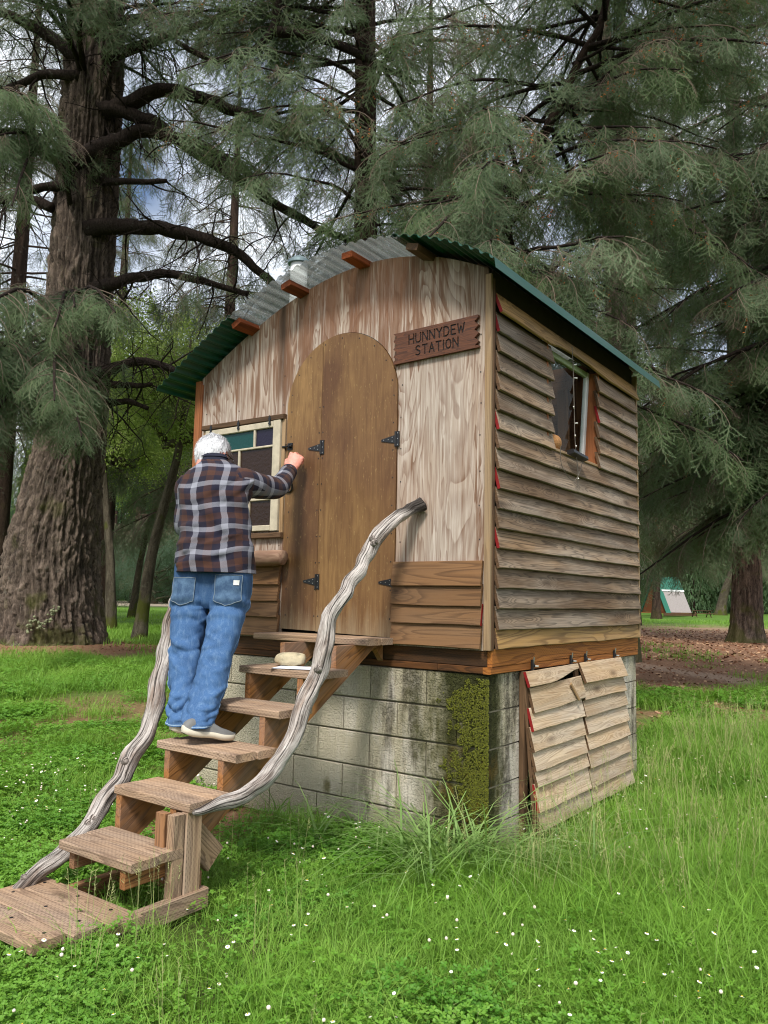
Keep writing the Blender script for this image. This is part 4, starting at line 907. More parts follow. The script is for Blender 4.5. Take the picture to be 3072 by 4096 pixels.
sn = msk.noise(msk.pos(), 60, 4); msk.col(msk.mix(sn, c(224, 158, 138), c(198, 118, 102))); msk.bump(msk.noise(msk.pos(), 240, 3), .2, .002)
me = mesh('person', *join(bp), msk.mat, True)
person = obj('person', me, None, label='man with white hair in plaid shirt and jeans leaning at the cabin door', cat='person')
rm = person.modifiers.new('skin', 'REMESH'); rm.mode = 'VOXEL'; rm.voxel_size = .0042; rm.use_smooth_shade = True
sm = person.modifiers.new('soft', 'SMOOTH'); sm.factor = .5; sm.iterations = 2
# collar band and cuffs belong to the shirt
shirt = obj('shirt', uvmesh('shirt', [(Vs, Fs, Us), A1, A2], MT['plaid']), person)
so = shirt.modifiers.new('cloth', 'SOLIDIFY'); so.thickness = .003; so.offset = -1
mnav = plain('dark_flannel', c(34, 36, 50), .95, var=.15)
cv, cf, cu = garment([(-1.436, -.764, 2.212, .077, .074, ), (-1.447, -.757, 2.236, .074, .070), (-1.458, -.750, 2.258, .070, .067), (-1.448, -.757, 2.236, .082, .078)], 10, 48, None)
obj('collar', mesh('collar', cv, cf, mnav, True), shirt)
d = (EW-EE).normalized(); cuff = tube([EW-d*.045, EW-d*.02, EW+d*.004], [.057, .055, .053], 24, cap=False)
uvc = [((k % 24)*.014, (k//24)*.02+.05) for k in range(72)]
o = obj('cuff', uvmesh('cuff', [(cuff[0], cuff[1], uvc)], MT['plaid']), shirt); s_ = o.modifiers.new('cloth', 'SOLIDIFY'); s_.thickness = .004
# ---- jeans
def jd(seed):
    cr_ = [creases(int(seed*10), (.76, .97), 12, .013, .011, 1.0), creases(int(seed*10)+1, (1.02, 1.22), 8, .010, .012, .9), creases(int(seed*10)+2, (1.28, 1.42), 6, .009, .012, .8)]
    def f(th, z, p, t):
        w = .007*nz(p.x*6+seed, p.y*6, p.z*7)
        low = max(0, 1-abs(z-.86)/.22); kn = max(0, 1-abs(z-1.12)/.16); cr = max(0, 1-abs(z-1.36)/.10)
        w += low*.022*nz(math.cos(th)*1.6+seed, math.sin(th)*1.6, z*26+1.5*math.sin(th+seed))+kn*.016*nz(math.cos(th)*1.4, math.sin(th)*1.4+seed, z*22+2*math.sin(th))+cr*.009*math.sin(z*70+3*math.sin(th))
        w += .003*nz(p.x*22, p.y*22, p.z*26)+cr_[0](th, z)+cr_[1](th, z)+cr_[2](th, z)
        return w
    return f
J3 = garment([(-1.257, -.893, 1.66, .18, .120), (-1.255, -.895, 1.60, .18, .118), (-1.252, -.90, 1.53, .17, .116), (-1.249, -.905, 1.45, .15, .110), (-1.245, -.912, 1.385, .11, .098), (-1.242, -.918, 1.35, .05, .07)], 30, 60, None, 2.4)
J1 = garment(RL, 148, 44, jd(1.3), 2.15); J2 = garment(LL, 148, 44, jd(4.1), 2.15)
mj = NM('blue_denim', .85, .15); P = mj.pos(); x_ = mj.xyz(P)
tn = mj.noise(mj.scl(P, (520, 520, 160)), 1., 3, .7); bg = mj.noise(P, 7, 4, .6); fb = mj.noise(mj.scl(P, (60, 60, 14)), 1., 4, .65)
jc = mj.mix(mj.ramp(bg, [(.25, .2), (.75, .8)]), c(42, 72, 112), c(68, 104, 148)); jc = mj.mix(mj.m('MULTIPLY', mj.ramp(tn, [(.4, 0.), (.7, 1.)]), .28), jc, c(128, 156, 186)); jc = mj.mix(mj.m('MULTIPLY', mj.ramp(fb, [(.5, 0.), (.75, 1.)]), .3), jc, c(140, 168, 194))
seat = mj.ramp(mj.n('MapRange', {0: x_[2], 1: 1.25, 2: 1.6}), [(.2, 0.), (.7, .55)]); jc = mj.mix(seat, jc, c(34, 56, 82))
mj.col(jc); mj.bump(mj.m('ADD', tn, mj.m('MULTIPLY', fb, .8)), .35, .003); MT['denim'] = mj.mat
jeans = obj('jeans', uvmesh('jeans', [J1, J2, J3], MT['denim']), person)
s_ = jeans.modifiers.new('cloth', 'SOLIDIFY'); s_.thickness = .004; s_.offset = -1
def patch(J, seg, i0, i1, k0, k1, off, shape=None):
    V = []; F = []; W = k1-k0
    for i in range(i0, i1+1):
        for k in range(k0, k1+1):
            a = J[0][i*seg+(k % seg)]; cen = sum((J[0][i*seg+q] for q in range(0, seg, 4)), Vector())/(len(range(0, seg, 4)))
            V.append(a+(a-cen).normalized()*off)
    for i in range(i1-i0):
        for k in range(W):
            if shape and not shape(i/(i1-i0), (k+.5)/W): continue
            a = i*(W+1)+k; F.append((a, a+1, a+W+2, a+W+1))
    return V, F
mjd = NM('worn_pocket_denim', .85); q = mj and mjd.noise(mjd.pos(), 26, 4, .6); q2 = mjd.noise(mjd.scl(mjd.pos(), (300, 300, 90)), 1., 3)
mjd.col(mjd.mix(mjd.m('ADD', mjd.m('MULTIPLY', q2, .5), mjd.ramp(q, [(.4, 0.), (.7, .5)]), clamp=True), c(36, 60, 92), c(94, 122, 148))); mjd.bump(q2, .3, .003)
mst = plain('denim_stitching', c(122, 134, 142), .8)
shp = lambda f, g: f < .8+.2*(1-abs(2*g-1))
def pocket(J, i0, i1, k0, k1):
    o = obj('back_pocket', mesh('back_pocket', *patch(J, 44, i0, i1, k0, k1, .009, shp), mjd.mat, True), jeans)
    def path(pts): return [patch(J, 44, i, i, k, k, .0105)[0][0] for i, k in pts]
    m_ = (k0+k1)//2; im = i0+int((i1-i0)*.82)
    ln = path([(i0, k) for k in range(k0, k1+1)][::-1]+[(i, k0) for i in range(i0, im+1)]+[(im+round((i1-im)*(k-k0)/(m_-k0)), k) for k in range(k0+1, m_+1)]+[(i1-round((i1-im)*(k-m_)/(k1-m_)), k) for k in range(m_+1, k1+1)]+[(i, k1) for i in range(im, i0-1, -1)])
    obj('stitching', mesh('stitching', *tube(ln, .0016, 5), mst), o)
    return path
pp = pocket(J1, 14, 42, -4, 5); pocket(J2, 16, 42, -6, 2)
lbp = patch(J1, 44, 18, 22, 2, 4, .0115); obj('label_patch', mesh('label_patch', *lbp, MT['white']), jeans)
for J, ks in ((J1, (11,)), (J2, (34,))):
    for k in ks:
        ln = [patch(J, 44, i, i, k, k, .0025)[0][0] for i in range(6, 146)]; obj('side_seam', mesh('side_seam', *tube(ln, .0028, 5), plain('faded_seam', c(126, 156, 186), .85)), jeans)
for J in (J1, J2):
    ln = [patch(J, 44, 143, 143, k, k, .003)[0][0] for k in range(45)]; obj('hem', mesh('hem', *tube(ln, .003, 5, cap=False), plain('hem_stitch', c(150, 176, 200), .85)), jeans)
# ---- shoes
mup = plain('grey_mesh_upper', c(112, 112, 110), .8, var=.15); msl = plain('cream_sole', c(206, 198, 178), .7, var=.1); mbk = plain('black_outsole', c(26, 26, 26), .7, var=.2)
def shoe(heel, toe):
    heel = Vector(heel); toe = Vector(toe); ax = (toe-heel).normalized(); L = (toe-heel).length; sx = ax.cross(PU).normalized(); uz = sx.cross(ax)
    st_ = [(0, .020, .03, .060, .012), (.05, .031, .066, .066, .006), (.15, .035, .085, .07, .0), (.3, .035, .088, .068, .0), (.42, .038, .082, .055, .003), (.55, .043, .070, .04, .004), (.7, .047, .058, .03, 0), (.85, .043, .048, .024, .002), (.95, .032, .036, .018, .006), (1., .014, .024, .01, .012)]
    n = 26; rows = interp_rows(st_, n); seg = 16; V = []; F = []; I = []
    for i, (f, w, h, _, z0) in enumerate(rows):
        for k in range(seg):
            t = k/seg
            if k == 0: lx, lz = -w*.85, z0
            prof = [(-.85, 0), (.85, 0), (1.06, .010), (1.08, .026), (1.0, .029), (.98, .4), (.9, .62), (.72, .82), (.42, .95), (0, 1.), (-.42, .95), (-.72, .82), (-.9, .62), (-.98, .4), (-1.08, .026), (-1.06, .010)]
            px, pz = prof[k]
            z = z0+pz if k in (0, 1, 2, 3, 4, 14, 15) else z0+.029+(pz)*(max(h-.029, .004))
            V.append(heel+ax*L*f+sx*w*px+uz*z)
    for i in range(n-1):
        for k in range(seg):
            F.append((i*seg+k, i*seg+(k+1) % seg, (i+1)*seg+(k+1) % seg, (i+1)*seg+k)); I.append(2 if k == 0 else 1 if k in (1, 2, 3, 14, 15) else (2 if i > n-4 else 0))
    F.append(tuple(range(seg-1, -1, -1))); I.append(1); F.append(tuple((n-1)*seg+k for k in range(seg))); I.append(1)
    me = mesh('shoe', V, F, mats=[mup, msl, mbk], idx=I, smooth=True); bmf = bmesh.new(); bmf.from_mesh(me); bmesh.ops.recalc_face_normals(bmf, faces=bmf.faces); bmf.to_mesh(me); bmf.free()
    o = obj('shoe', me, person)
    lc = []
    for q in range(4):
        f = .44+q*.06; h = .086-.011*q
        lc.append(tube([heel+ax*L*f+sx*.036+uz*(h*.70), heel+ax*L*(f+.012)+uz*(h+.004), heel+ax*L*(f+.02)-sx*.036+uz*(h*.70)], .0032, 6))
    obj('laces', mesh('laces', *join(lc), msl), o, kind='stuff')
shoe((-.985, -1.297, .742), (-.908, -1.030, .688)); shoe((-1.152, -1.232, .728), (-1.078, -.968, .688))
# ---- hair
mh = NM('white_hair', .6, .3); P = mh.objvec(False); hd = hp(-.012, -.072, .045)
hn = mh.noise(mh.scl(P, (120, 120, 40)), 1., 5, .7, 1.2); hcn = mh.mix(mh.ramp(hn, [(.42, 0.), (.62, 1.)]), c(250, 250, 250), c(208, 208, 212))
ds = mh.n('VectorMath', {0: mh.pos(), 1: tuple(hd)}, out=1, operation='DISTANCE'); hcn = mh.mix(mh.ramp(mh.m('ADD', ds, mh.m('MULTIPLY', hn, .02)), [(.018, .6), (.048, 0.)]), hcn, c(222, 170, 156)); mh.col(hcn); mh.bump(hn, .35, .004)
V = []; F = []; NA, NB2 = 44, 26; rgh = random.Random(5); keep = {}
def hairpt(a, b, lift):
    d = Vector((math.sin(a)*math.cos(b), math.sin(a)*math.sin(b), math.cos(a)))
    n_ = 1+.07*nz(d.x*4, d.y*4, d.z*4+3)+.025*nz(d.x*11, d.y*11, d.z*11)
    return HC+HU*.012+HRt*d.x*(.090+lift)*n_+HF*d.y*(.112+lift)*n_+HU*d.z*(.116+lift)*n_
def hashair(a, b):
    fy = math.sin(a)*math.sin(b); fz = math.cos(a); fx = math.sin(a)*math.cos(b)
    if fx > .45 and fz < .12: return fy < -.30 and fz > -.8
    if fx < -.3 and fz < .45: return fy < .30 and fz > -.93
    if fz > .45: return fy < .93
    if fz > .05: return fy < .28-.4*(.45-fz)
    return fy < -.12 and fz > -.80
for i in range(NB2+1):
    for k in range(NA): V.append(hairpt(math.pi*i/NB2, 2*math.pi*k/NA, 0))
for i in range(NB2):
    for k in range(NA):
        if hashair(math.pi*(i+.5)/NB2, 2*math.pi*(k+.5)/NA): F.append((i*NA+k, (i+1)*NA+k, (i+1)*NA+(k+1) % NA, i*NA+(k+1) % NA))
for _ in range(4200):
    a, b = rgh.uniform(.05, 2.5), rgh.uniform(0, 6.283)
    if not hashair(a, b): continue
    p0 = hairpt(a, b, .001); crown = Vector((0, 0, 1)); fl = .028
    db = rgh.uniform(-.25, .25); p1 = hairpt(a+.16, b+db*.5, rgh.uniform(.003, .009)); p2 = hairpt(a+.32, b+db, rgh.uniform(.0, .019)); t_ = (p2-p0).cross(p0-HC).normalized()*.0019; q = len(V)
    V += [p0-t_, p0+t_, p1+t_, p1-t_, p2]; F += [(q, q+1, q+2, q+3), (q+3, q+2, q+4)]
obj('hair', mesh('hair', V, F, mh.mat, True), person)
gp = [hp(.096, -.02, .004), hp(.097, .03, .010), hp(.080, .098, .012)]
g = [tube(gp, .0032, 6)]; g.append(tube([hp(-.088, -.012, .004), hp(-.091, .03, .01), hp(-.078, .098, .012)], .0032, 6))
for s in (1, -1): g.append(tube([hp(s*.04+.033*math.cos(t), .112, .008+.022*math.sin(t)) for t in np.linspace(0, 2*math.pi, 17)], .0025, 6, cap=False))
obj('glasses', mesh('glasses', *join(g), MT['black']), person)
# ================================================================== GROUND
CF = Vector((-.590, .8074)); CR = Vector((.8087, .5882)); C2 = Vector((2.1184, -3.9098))     # axes of the clearing: away from the lawn, and across it
def st(x, y): return (x-C2.x)*CR.x+(y-C2.y)*CR.y, (x-C2.x)*CF.x+(y-C2.y)*CF.y
def world2(s, t): return C2.x+CR.x*s+CF.x*t, C2.y+CR.y*s+CF.y*t
def gz(x, y):
    d = math.hypot(x+.3, y+.5)
    h = .035*nz(x*.55, y*.55, 3)+.018*nz(x*1.9, y*1.9, 7)
    h += .05*math.exp(-((x+1.0)**2+(y+1.9)**2)/1.2)
    dt = math.hypot(x+15.8, y-7.0); h += .35*max(0, 1-dt/4.5)**2
    f = max(0, 1-max(0, d-30)/60); return h*f-.005*(1-f)
def smst(x, a, b): t = min(1, max(0, (x-a)/(b-a))); return t*t*(3-2*t)
def dirt_shade_amount(x, y):
    s, t = st(x, y); n_ = nz(x*.35, y*.35, 11)+.5*nz(x*1.1, y*1.1, 4)
    a = smst(t+1.6*n_, 7.6, 9.4)*smst(s+1.2*n_, 1.5, 3.4)*(.72 if t < 13.5 else 1)*(1-smst(t+12*n_, 46, 62))
    dt = math.hypot(x+15.8, y-7.0); a = max(a, 1-smst(dt+n_, 2.2, 4.2))
    a = max(a, .62*(1-smst(math.hypot((x+5.2)*.8, y-1.6)+1.3*n_, 1.2, 3.2)))  # sparse brown patch that also paints in the tree's shadow on the lawn
    if -2.4 < x < -.9 and -1.5 < y < .05: a = max(a, .7*smst(-abs(x+1.65)+.7, 0, .4))
    return a
NG = 230; sg = np.linspace(-1, 1, NG); ax_ = 650*np.sinh(6.2*sg)/math.sinh(6.2)
V = [(x-.5, y+1.0, gz(x-.5, y+1.0)) for y in ax_ for x in ax_]; F = [(j*NG+i, j*NG+i+1, (j+1)*NG+i+1, (j+1)*NG+i) for j in range(NG-1) for i in range(NG-1)]
m = NM('meadow_soil', .95, .1); P = m.pos(); x_ = m.xyz(P)
n1 = m.noise(P, .35, 4, .6); n2 = m.noise(P, 1.6, 5, .65); n3 = m.noise(P, 14, 4, .7); n4 = m.noise(P, 60, 3, .7)
sx_ = m.m('ADD', m.m('MULTIPLY', x_[0], .8087), m.m('MULTIPLY', x_[1], .5882)); tx_ = m.m('ADD', m.m('MULTIPLY', x_[0], -.590), m.m('MULTIPLY', x_[1], .8074))
S_ = m.m('SUBTRACT', sx_, -.587); T_ = m.m('SUBTRACT', tx_, -4.407)
nn = m.m('ADD', m.m('MULTIPLY', m.m('SUBTRACT', n1, .5), 3.), m.m('MULTIPLY', m.m('SUBTRACT', n2, .5), 2.))
d1 = m.n('MapRange', {0: m.m('ADD', T_, m.m('MULTIPLY', nn, 1.)), 1: 7.6, 2: 9.4}); d2 = m.n('MapRange', {0: m.m('ADD', S_, m.m('MULTIPLY', nn, 1.)), 1: 1.5, 2: 3.4}); d3 = m.n('MapRange', {0: m.m('ADD', T_, m.m('MULTIPLY', nn, 8.)), 1: 60., 2: 44.})
dirt = m.m('MULTIPLY', m.m('MULTIPLY', d1, d2), d3)
patch_ = m.ramp(n2, [(.44, 0.), (.6, 1.)]); early = m.n('MapRange', {0: T_, 1: 15., 2: 10.})
dirt = m.m('MULTIPLY', dirt, m.m('SUBTRACT', 1., m.m('MULTIPLY', early, m.m('MULTIPLY', patch_, .8))))
lit = m.ramp(n3, [(.4, 0.), (.65, 1.)])
soil = m.mix(n2, c(138, 102, 78), c(92, 66, 52)); soil = m.mix(m.m('MULTIPLY', lit, .55), soil, c(168, 134, 106)); soil = m.mix(m.m('MULTIPLY', m.ramp(n4, [(.55, 0.), (.7, 1.)]), .5), soil, c(176, 146, 120))
leafy = m.m('MULTIPLY', m.n('MapRange', {0: T_, 1: 34., 2: 48.}), .6); soil = m.mix(m.m('MULTIPLY', leafy, m.ramp(n3, [(.35, 0.), (.6, 1.)])), soil, c(176, 152, 132))
tk = m.m('ABSOLUTE', m.m('SUBTRACT', m.m('ADD', T_, m.m('MULTIPLY', nn, .5)), m.m('SUBTRACT', 39.5, m.m('MULTIPLY', S_, 3.55)))); track = m.ramp(m.m('DIVIDE', tk, 3.4), [(.25, .7), (.75, 0.)])
soil = m.mix(m.m('MULTIPLY', track, m.m('ADD', .4, lit)), soil, c(176, 152, 130))
grass = m.mix(n2, c(86, 118, 44), c(60, 92, 34)); grass = m.mix(m.ramp(n3, [(.4, 0.), (.8, .6)]), grass, c(122, 148, 66)); near = m.n('MapRange', {0: T_, 1: 14., 2: 6.}); grass = m.mix(m.m('MULTIPLY', near, .75), grass, m.mix(n3, c(46, 52, 26), c(66, 58, 36)))
roadT = m.ramp(m.m('ABSOLUTE', m.m('DIVIDE', m.m('SUBTRACT', T_, 118.), 40.)), [(.6, 1.), (.9, 0.)]); roadT = m.m('MULTIPLY', roadT, m.n('MapRange', {0: S_, 1: -8., 2: -14.})); grass = m.mix(m.m('MULTIPLY', roadT, .8), grass, c(150, 132, 122))
dt = m.n('VectorMath', {0: P, 1: (-15.8, 7., .2)}, out=1, operation='DISTANCE'); lt = m.ramp(m.m('ADD', dt, m.m('MULTIPLY', nn, .5)), [(.22, 1.), (.42, 0.)]); lt = m.n('MapRange', {0: m.m('ADD', dt, nn), 1: 4.4, 2: 2.4})
under = m.m('MULTIPLY', m.n('MapRange', {0: m.m('ABSOLUTE', m.m('ADD', x_[0], 1.65)), 1: .8, 2: .4}), m.n('MapRange', {0: m.m('ABSOLUTE', m.m('ADD', x_[1], .7)), 1: 1.0, 2: .6}))
shd = m.n('VectorMath', {0: P, 1: (-5.2, 1.6, 0)}, out=1, operation='DISTANCE'); shd = m.m('MULTIPLY', m.n('MapRange', {0: m.m('ADD', shd, nn), 1: 3.4, 2: 1.2}), .7)  # same patch: bare soil plus tree shade put into the ground colour
dd = m.m('MAXIMUM', m.m('MAXIMUM', shd, dirt), m.m('MAXIMUM', lt, under))
m.col(m.mix(dd, grass, soil)); m.bump(m.m('ADD', n3, m.m('MULTIPLY', n4, .5)), .5, .03)
obj('ground', mesh('ground', V, F, m.mat, True), kind='structure')

# ================================================================== TREES
def barkmat(name, d1, d2, moss=0):
    m = NM(name, .95, .1); G = m.n('Attribute', attribute_name='grain', out=1); P = m.pos()
    a = m.noise(m.scl(G, (6, 6, 1.3)), 1.6, 5, .68, .6); b = m.noise(m.scl(G, (19, 19, 6)), 1.5, 5, .72, .4); f = m.noise(P, 26, 4, .7)
    ht = m.n('Attribute', attribute_name='ridge', out=2)
    k = m.m('ADD', m.m('MULTIPLY', m.ramp(a, [(.35, 0.), (.62, 1.)]), .45), m.m('MULTIPLY', m.ramp(b, [(.35, 0.), (.65, 1.)]), .35)); k = m.m('ADD', k, m.m('MULTIPLY', m.m('SUBTRACT', f, .5), .7), clamp=True)
    k = m.m('MULTIPLY', k, m.m('ADD', .25, m.m('MULTIPLY', ht, .8)), clamp=True)
    col = m.mix(k, d1, d2); li = m.ramp(m.noise(P, 5, 5, .7), [(.60, 0.), (.70, .45)]); col = m.mix(li, col, c(122, 120, 108))
    if moss:
        x = m.xyz(P); mm_ = m.ramp(m.m('ADD', m.noise(P, 1.4, 4), m.m('MULTIPLY', m.n('MapRange', {0: x[2], 1: 1.6, 2: 0.}), .28)), [(.62, 0.), (.74, 1.)]); col = m.mix(m.m('MULTIPLY', mm_, moss), col, c(74, 78, 30))
    m.col(col); m.bump(m.m('ADD', a, m.m('ADD', m.m('MULTIPLY', b, .7), m.m('MULTIPLY', f, .3))), 1., .04); return m.mat
MT['bark'] = barkmat('fir_bark', c(36, 31, 28), c(168, 148, 132), .6); MT['bark2'] = barkmat('dark_bark', c(34, 27, 23), c(104, 84, 72), .2); MT['limb'] = barkmat('limb_bark', c(28, 23, 21), c(84, 72, 64))
MT['mossbark'] = barkmat('mossy_bark', c(52, 46, 38), c(132, 122, 104), .9)
def trunkmesh(pts, rads, n, rows, ridge, seed, mat, flare=0):
    p = interp_rows([tuple(a)+(r,) for a, r in zip(pts, rads)], rows); V = []; F = []; G = []; H = []
    run = 0; prev = None
    for i, (x, y, z, r) in enumerate(p):
        q = Vector((x, y, z)); run += (q-prev).length if prev is not None else 0; prev = q
        for k in range(n):
            a = 2*math.pi*k/n; cs, sn = math.cos(a), math.sin(a)
            h = 0
            if ridge:
                w = .35*nz(cs*2.2*r+seed, sn*2.2*r, z*.5)
                fr = 8.5 if r > .5 else 10
                rd = 1-abs(nz(cs*r*fr+seed+w, sn*r*fr+w, z*.85)*2.6); rd2 = 1-abs(nz(cs*r*fr*2.2+seed, sn*r*fr*2.2, z*2.6+3)*2.2)
                cr_ = nz(cs*r*fr*1.1+seed, sn*r*fr*1.1+7, z*4.2); h = .62*max(0, rd)+.38*max(0, rd2); h *= 1-.55*max(0, 1-abs(cr_)*7)
            fl_ = 0
            if flare: fl_ = flare*math.exp(-max(0, z)/.75)*(.55+.6*max(0, nz(cs*1.7+seed, sn*1.7, 5)*2))
            rr = r*(1+fl_)-ridge*(1-h)+(.05*r*nz(cs*1.2, sn*1.2, z*.35+seed))
            V.append((x+cs*rr, y+sn*rr, z)); G.append((cs*r, sn*r, run)); H.append(h if ridge else .8)
    for i in range(rows-1):
        for k in range(n): F.append((i*n+k, i*n+(k+1) % n, (i+1)*n+(k+1) % n, (i+1)*n+k))
    me = mesh('trunk', V, F, mat, True); me.attributes.new('grain', 'FLOAT_VECTOR', 'POINT').data.foreach_set('vector', np.asarray(G, np.float32).ravel()); me.attributes.new('ridge', 'FLOAT', 'POINT').data.foreach_set('value', np.asarray(H, np.float32)); return me
def limbmesh(tubes, mat, name='limb'):
    V, F = join([(v, f) for v, f in tubes]); me = mesh(name, V, F, mat, True); co = np.asarray(V, np.float32)
    me.attributes.new('grain', 'FLOAT_VECTOR', 'POINT').data.foreach_set('vector', (co*np.array((3, 3, 3), np.float32)).ravel()); me.attributes.new('ridge', 'FLOAT', 'POINT').data.foreach_set('value', np.full(len(V), .8, np.float32)); return me
# ---- needle sprays
def needlemat(name, a, b, tip):
    m = NM(name, .6, .3); r = m.n('ObjectInfo', out=5); n_ = m.noise(m.pos(), .8, 2)
    col = m.mix(r, a, b); col = m.mix(m.m('MULTIPLY', m.ramp(n_, [(.45, 0.), (.65, 1.)]), .55), col, tip)
    m.col(col); tl = m.n('BsdfTranslucent', {'Color': m.mix(.4, col, c(120, 140, 60))}); sh = m.n('MixShader', {0: .34, 1: m.b.outputs[0], 2: tl}); m.t.links.new(sh, m.out.inputs['Surface']); return m.mat
MT['needle'] = needlemat('fir_needles', c(62, 92, 58), c(112, 138, 98), c(88, 122, 60)); MT['needle_far'] = needlemat('far_fir_needles', c(56, 82, 56), c(94, 118, 82), c(80, 106, 58))
MT['twig'] = plain('pale_twig', c(112, 98, 84), .9); MT['cone'] = plain('young_cone', c(196, 112, 60), .8)
def spray(seed, L=.46, step=.0085, dead=False, cones=0, needles=True, nl=.024, mat='needle', ntw=9):
    g = random.Random(seed); V = []; F = []; I = []
    def twig(a, d, ln, depth):
        d = d.normalized(); n = max(3, int(ln/.04)); pts = [a]
        for i in range(n):
            d = (d+Vector((g.uniform(-.1, .1), g.uniform(-.1, .1), g.uniform(-.14, .10)))).normalized(); pts.append(pts[-1]+d*ln/n)
        w = .0022 if depth else .0036
        for i in range(n):
            p, q = pts[i], pts[i+1]; sd_ = (q-p).cross(Vector((0, 0, 1))).normalized()*w; o = len(V); V.extend([p-sd_, p+sd_, q+sd_*.7, q-sd_*.7]); F.append((o, o+1, o+2, o+3)); I.append(1)
            o = len(V); u_ = Vector((0, 0, w)); V.extend([p-u_, p+u_, q]); F.append((o, o+1, o+2)); I.append(1)
        if needles:
            k = int(ln/step)
            for j in range(k):
                f = j/k*n; i = min(int(f), n-1); p = pts[i].lerp(pts[i+1], f-i); dd = (pts[i+1]-pts[i]).normalized(); sdv = dd.cross(Vector((0, 0, 1))).normalized(); upv = sdv.cross(dd)
                for s in (1, -1):
                    e = (dd*g.uniform(.55, .9)+sdv*s*g.uniform(.7, 1)+upv*g.uniform(-.35, .5)).normalized()*nl*g.uniform(.75, 1.15); w_ = dd*.0034
                    o = len(V); V.extend([p-w_, p+w_, p+e]); F.append((o, o+1, o+2)); I.append(0)
        return pts
    main = twig(Vector((0, 0, 0)), Vector((1, 0, 0)), L, 0)
    for k in range(ntw):
        f = (k+.6)/(ntw+.4); i = min(int(f*(len(main)-1)), len(main)-2); p = main[i].lerp(main[i+1], f*(len(main)-1)-i); s = 1 if k % 2 else -1
        pts = twig(p, Vector((.72, s*.7, g.uniform(-.25, .15))), (.30*(1-f)+.10)*g.uniform(.8, 1.15), 1)
        if not dead and g.random() < .5 and f < .6: q = pts[len(pts)//2]; twig(q, Vector((.9, s*.1, -.2)), .08, 1)
    for k in range(cones):
        p = main[g.randrange(2, len(main))]; o = len(V); r = .011; h = Vector((0, 0, -.05))
        d_ = Vector((g.uniform(-.03, .05), g.uniform(-.05, .05), 0)); V.extend([p+d_, p+d_+h*.5+Vector((r, 0, 0)), p+d_+h*.5+Vector((0, r, 0)), p+d_+h*.5+Vector((-r, 0, 0)), p+d_+h*.5+Vector((0, -r, 0)), p+d_+h])
        for a_, b_ in ((1, 2), (2, 3), (3, 4), (4, 1)): F.append((o, o+a_, o+b_)); I.append(2); F.append((o+5, o+b_, o+a_)); I.append(2)
    return proto('fir_spray', V, F, [MT[mat], MT['twig'], MT['cone']], I)
def branchlet(seed, far=False, cone=0., dead=.08, hang=.72):
    """a drooping side branch about 1 m long (x out, z up) hung with sprays"""
    g = random.Random(seed); base = [spray(seed*10+k, g.uniform(.50, .64), .021 if far else .0115, mat='needle_far' if far else 'needle', nl=.040 if far else .030, ntw=6 if far else 7) for k in range(2)]
    bare = spray(seed*10+7, .5, needles=False, ntw=11, dead=True); cn = spray(seed*10+8, .56, .0115, cones=5, nl=.030, ntw=7)
    V = []; F = []; I = []; d = Vector((1, 0, .05)); p = Vector((0, 0, 0)); tw = [p.copy()]
    n = 7
    for j in range(n):
        d = (d+Vector((0, g.uniform(-.14, .14), -.06-.022*j))).normalized(); p = p+d*(.95/n); tw.append(p.copy())
        for r in range(2 if j in (2, 4, 6) else 1):
            src = bare if g.random() < dead else cn if g.random() < cone else g.choice(base)
            hd = (d*(1-hang)+Vector((0, 0, -hang))+Vector((g.uniform(-.25, .3), (1 if (j+r) % 2 else -1)*g.uniform(.05, .5), g.uniform(-.1, .3)))).normalized(); sc = g.uniform(.7, 1.15)*(1-.04*j)
            M_ = euler_from(hd, g.uniform(-.9, .9)).to_matrix()*sc; o = len(V); q = tw[-2].lerp(tw[-1], g.random())
            V += [M_ @ v.co+q for v in src.data.vertices]; F += [tuple(k+o for k in f.vertices) for f in src.data.polygons]; I += [f.material_index for f in src.data.polygons]
    v, f = tube(tw, [.010*(1-.7*k/n) for k in range(n+1)], 4, cap=False); o = len(V); V += v; F += [tuple(k+o for k in q) for q in f]; I += [1]*len(f)
    return proto('fir_branchlet', V, F, [MT['needle_far' if far else 'needle'], MT['twig'], MT['cone']], I)
def euler_from(dx, roll):
    x = dx.normalized(); y = x.cross(Vector((0, 0, 1)))
    y = y.normalized() if y.length > 1e-3 else Vector((0, 1, 0)); z = x.cross(y); y2 = y*math.cos(roll)+z*math.sin(roll); z2 = x.cross(y2)
    return Matrix(((x.x, y2.x, z2.x), (x.y, y2.y, z2.y), (x.z, y2.z, z2.z))).to_euler()
SPR = [branchlet(1), branchlet(2), branchlet(3), branchlet(4, dead=.02), branchlet(5, cone=.45), branchlet(6, dead=.75)]
SPRF = [branchlet(11, True), branchlet(12, True), branchlet(13, True)]
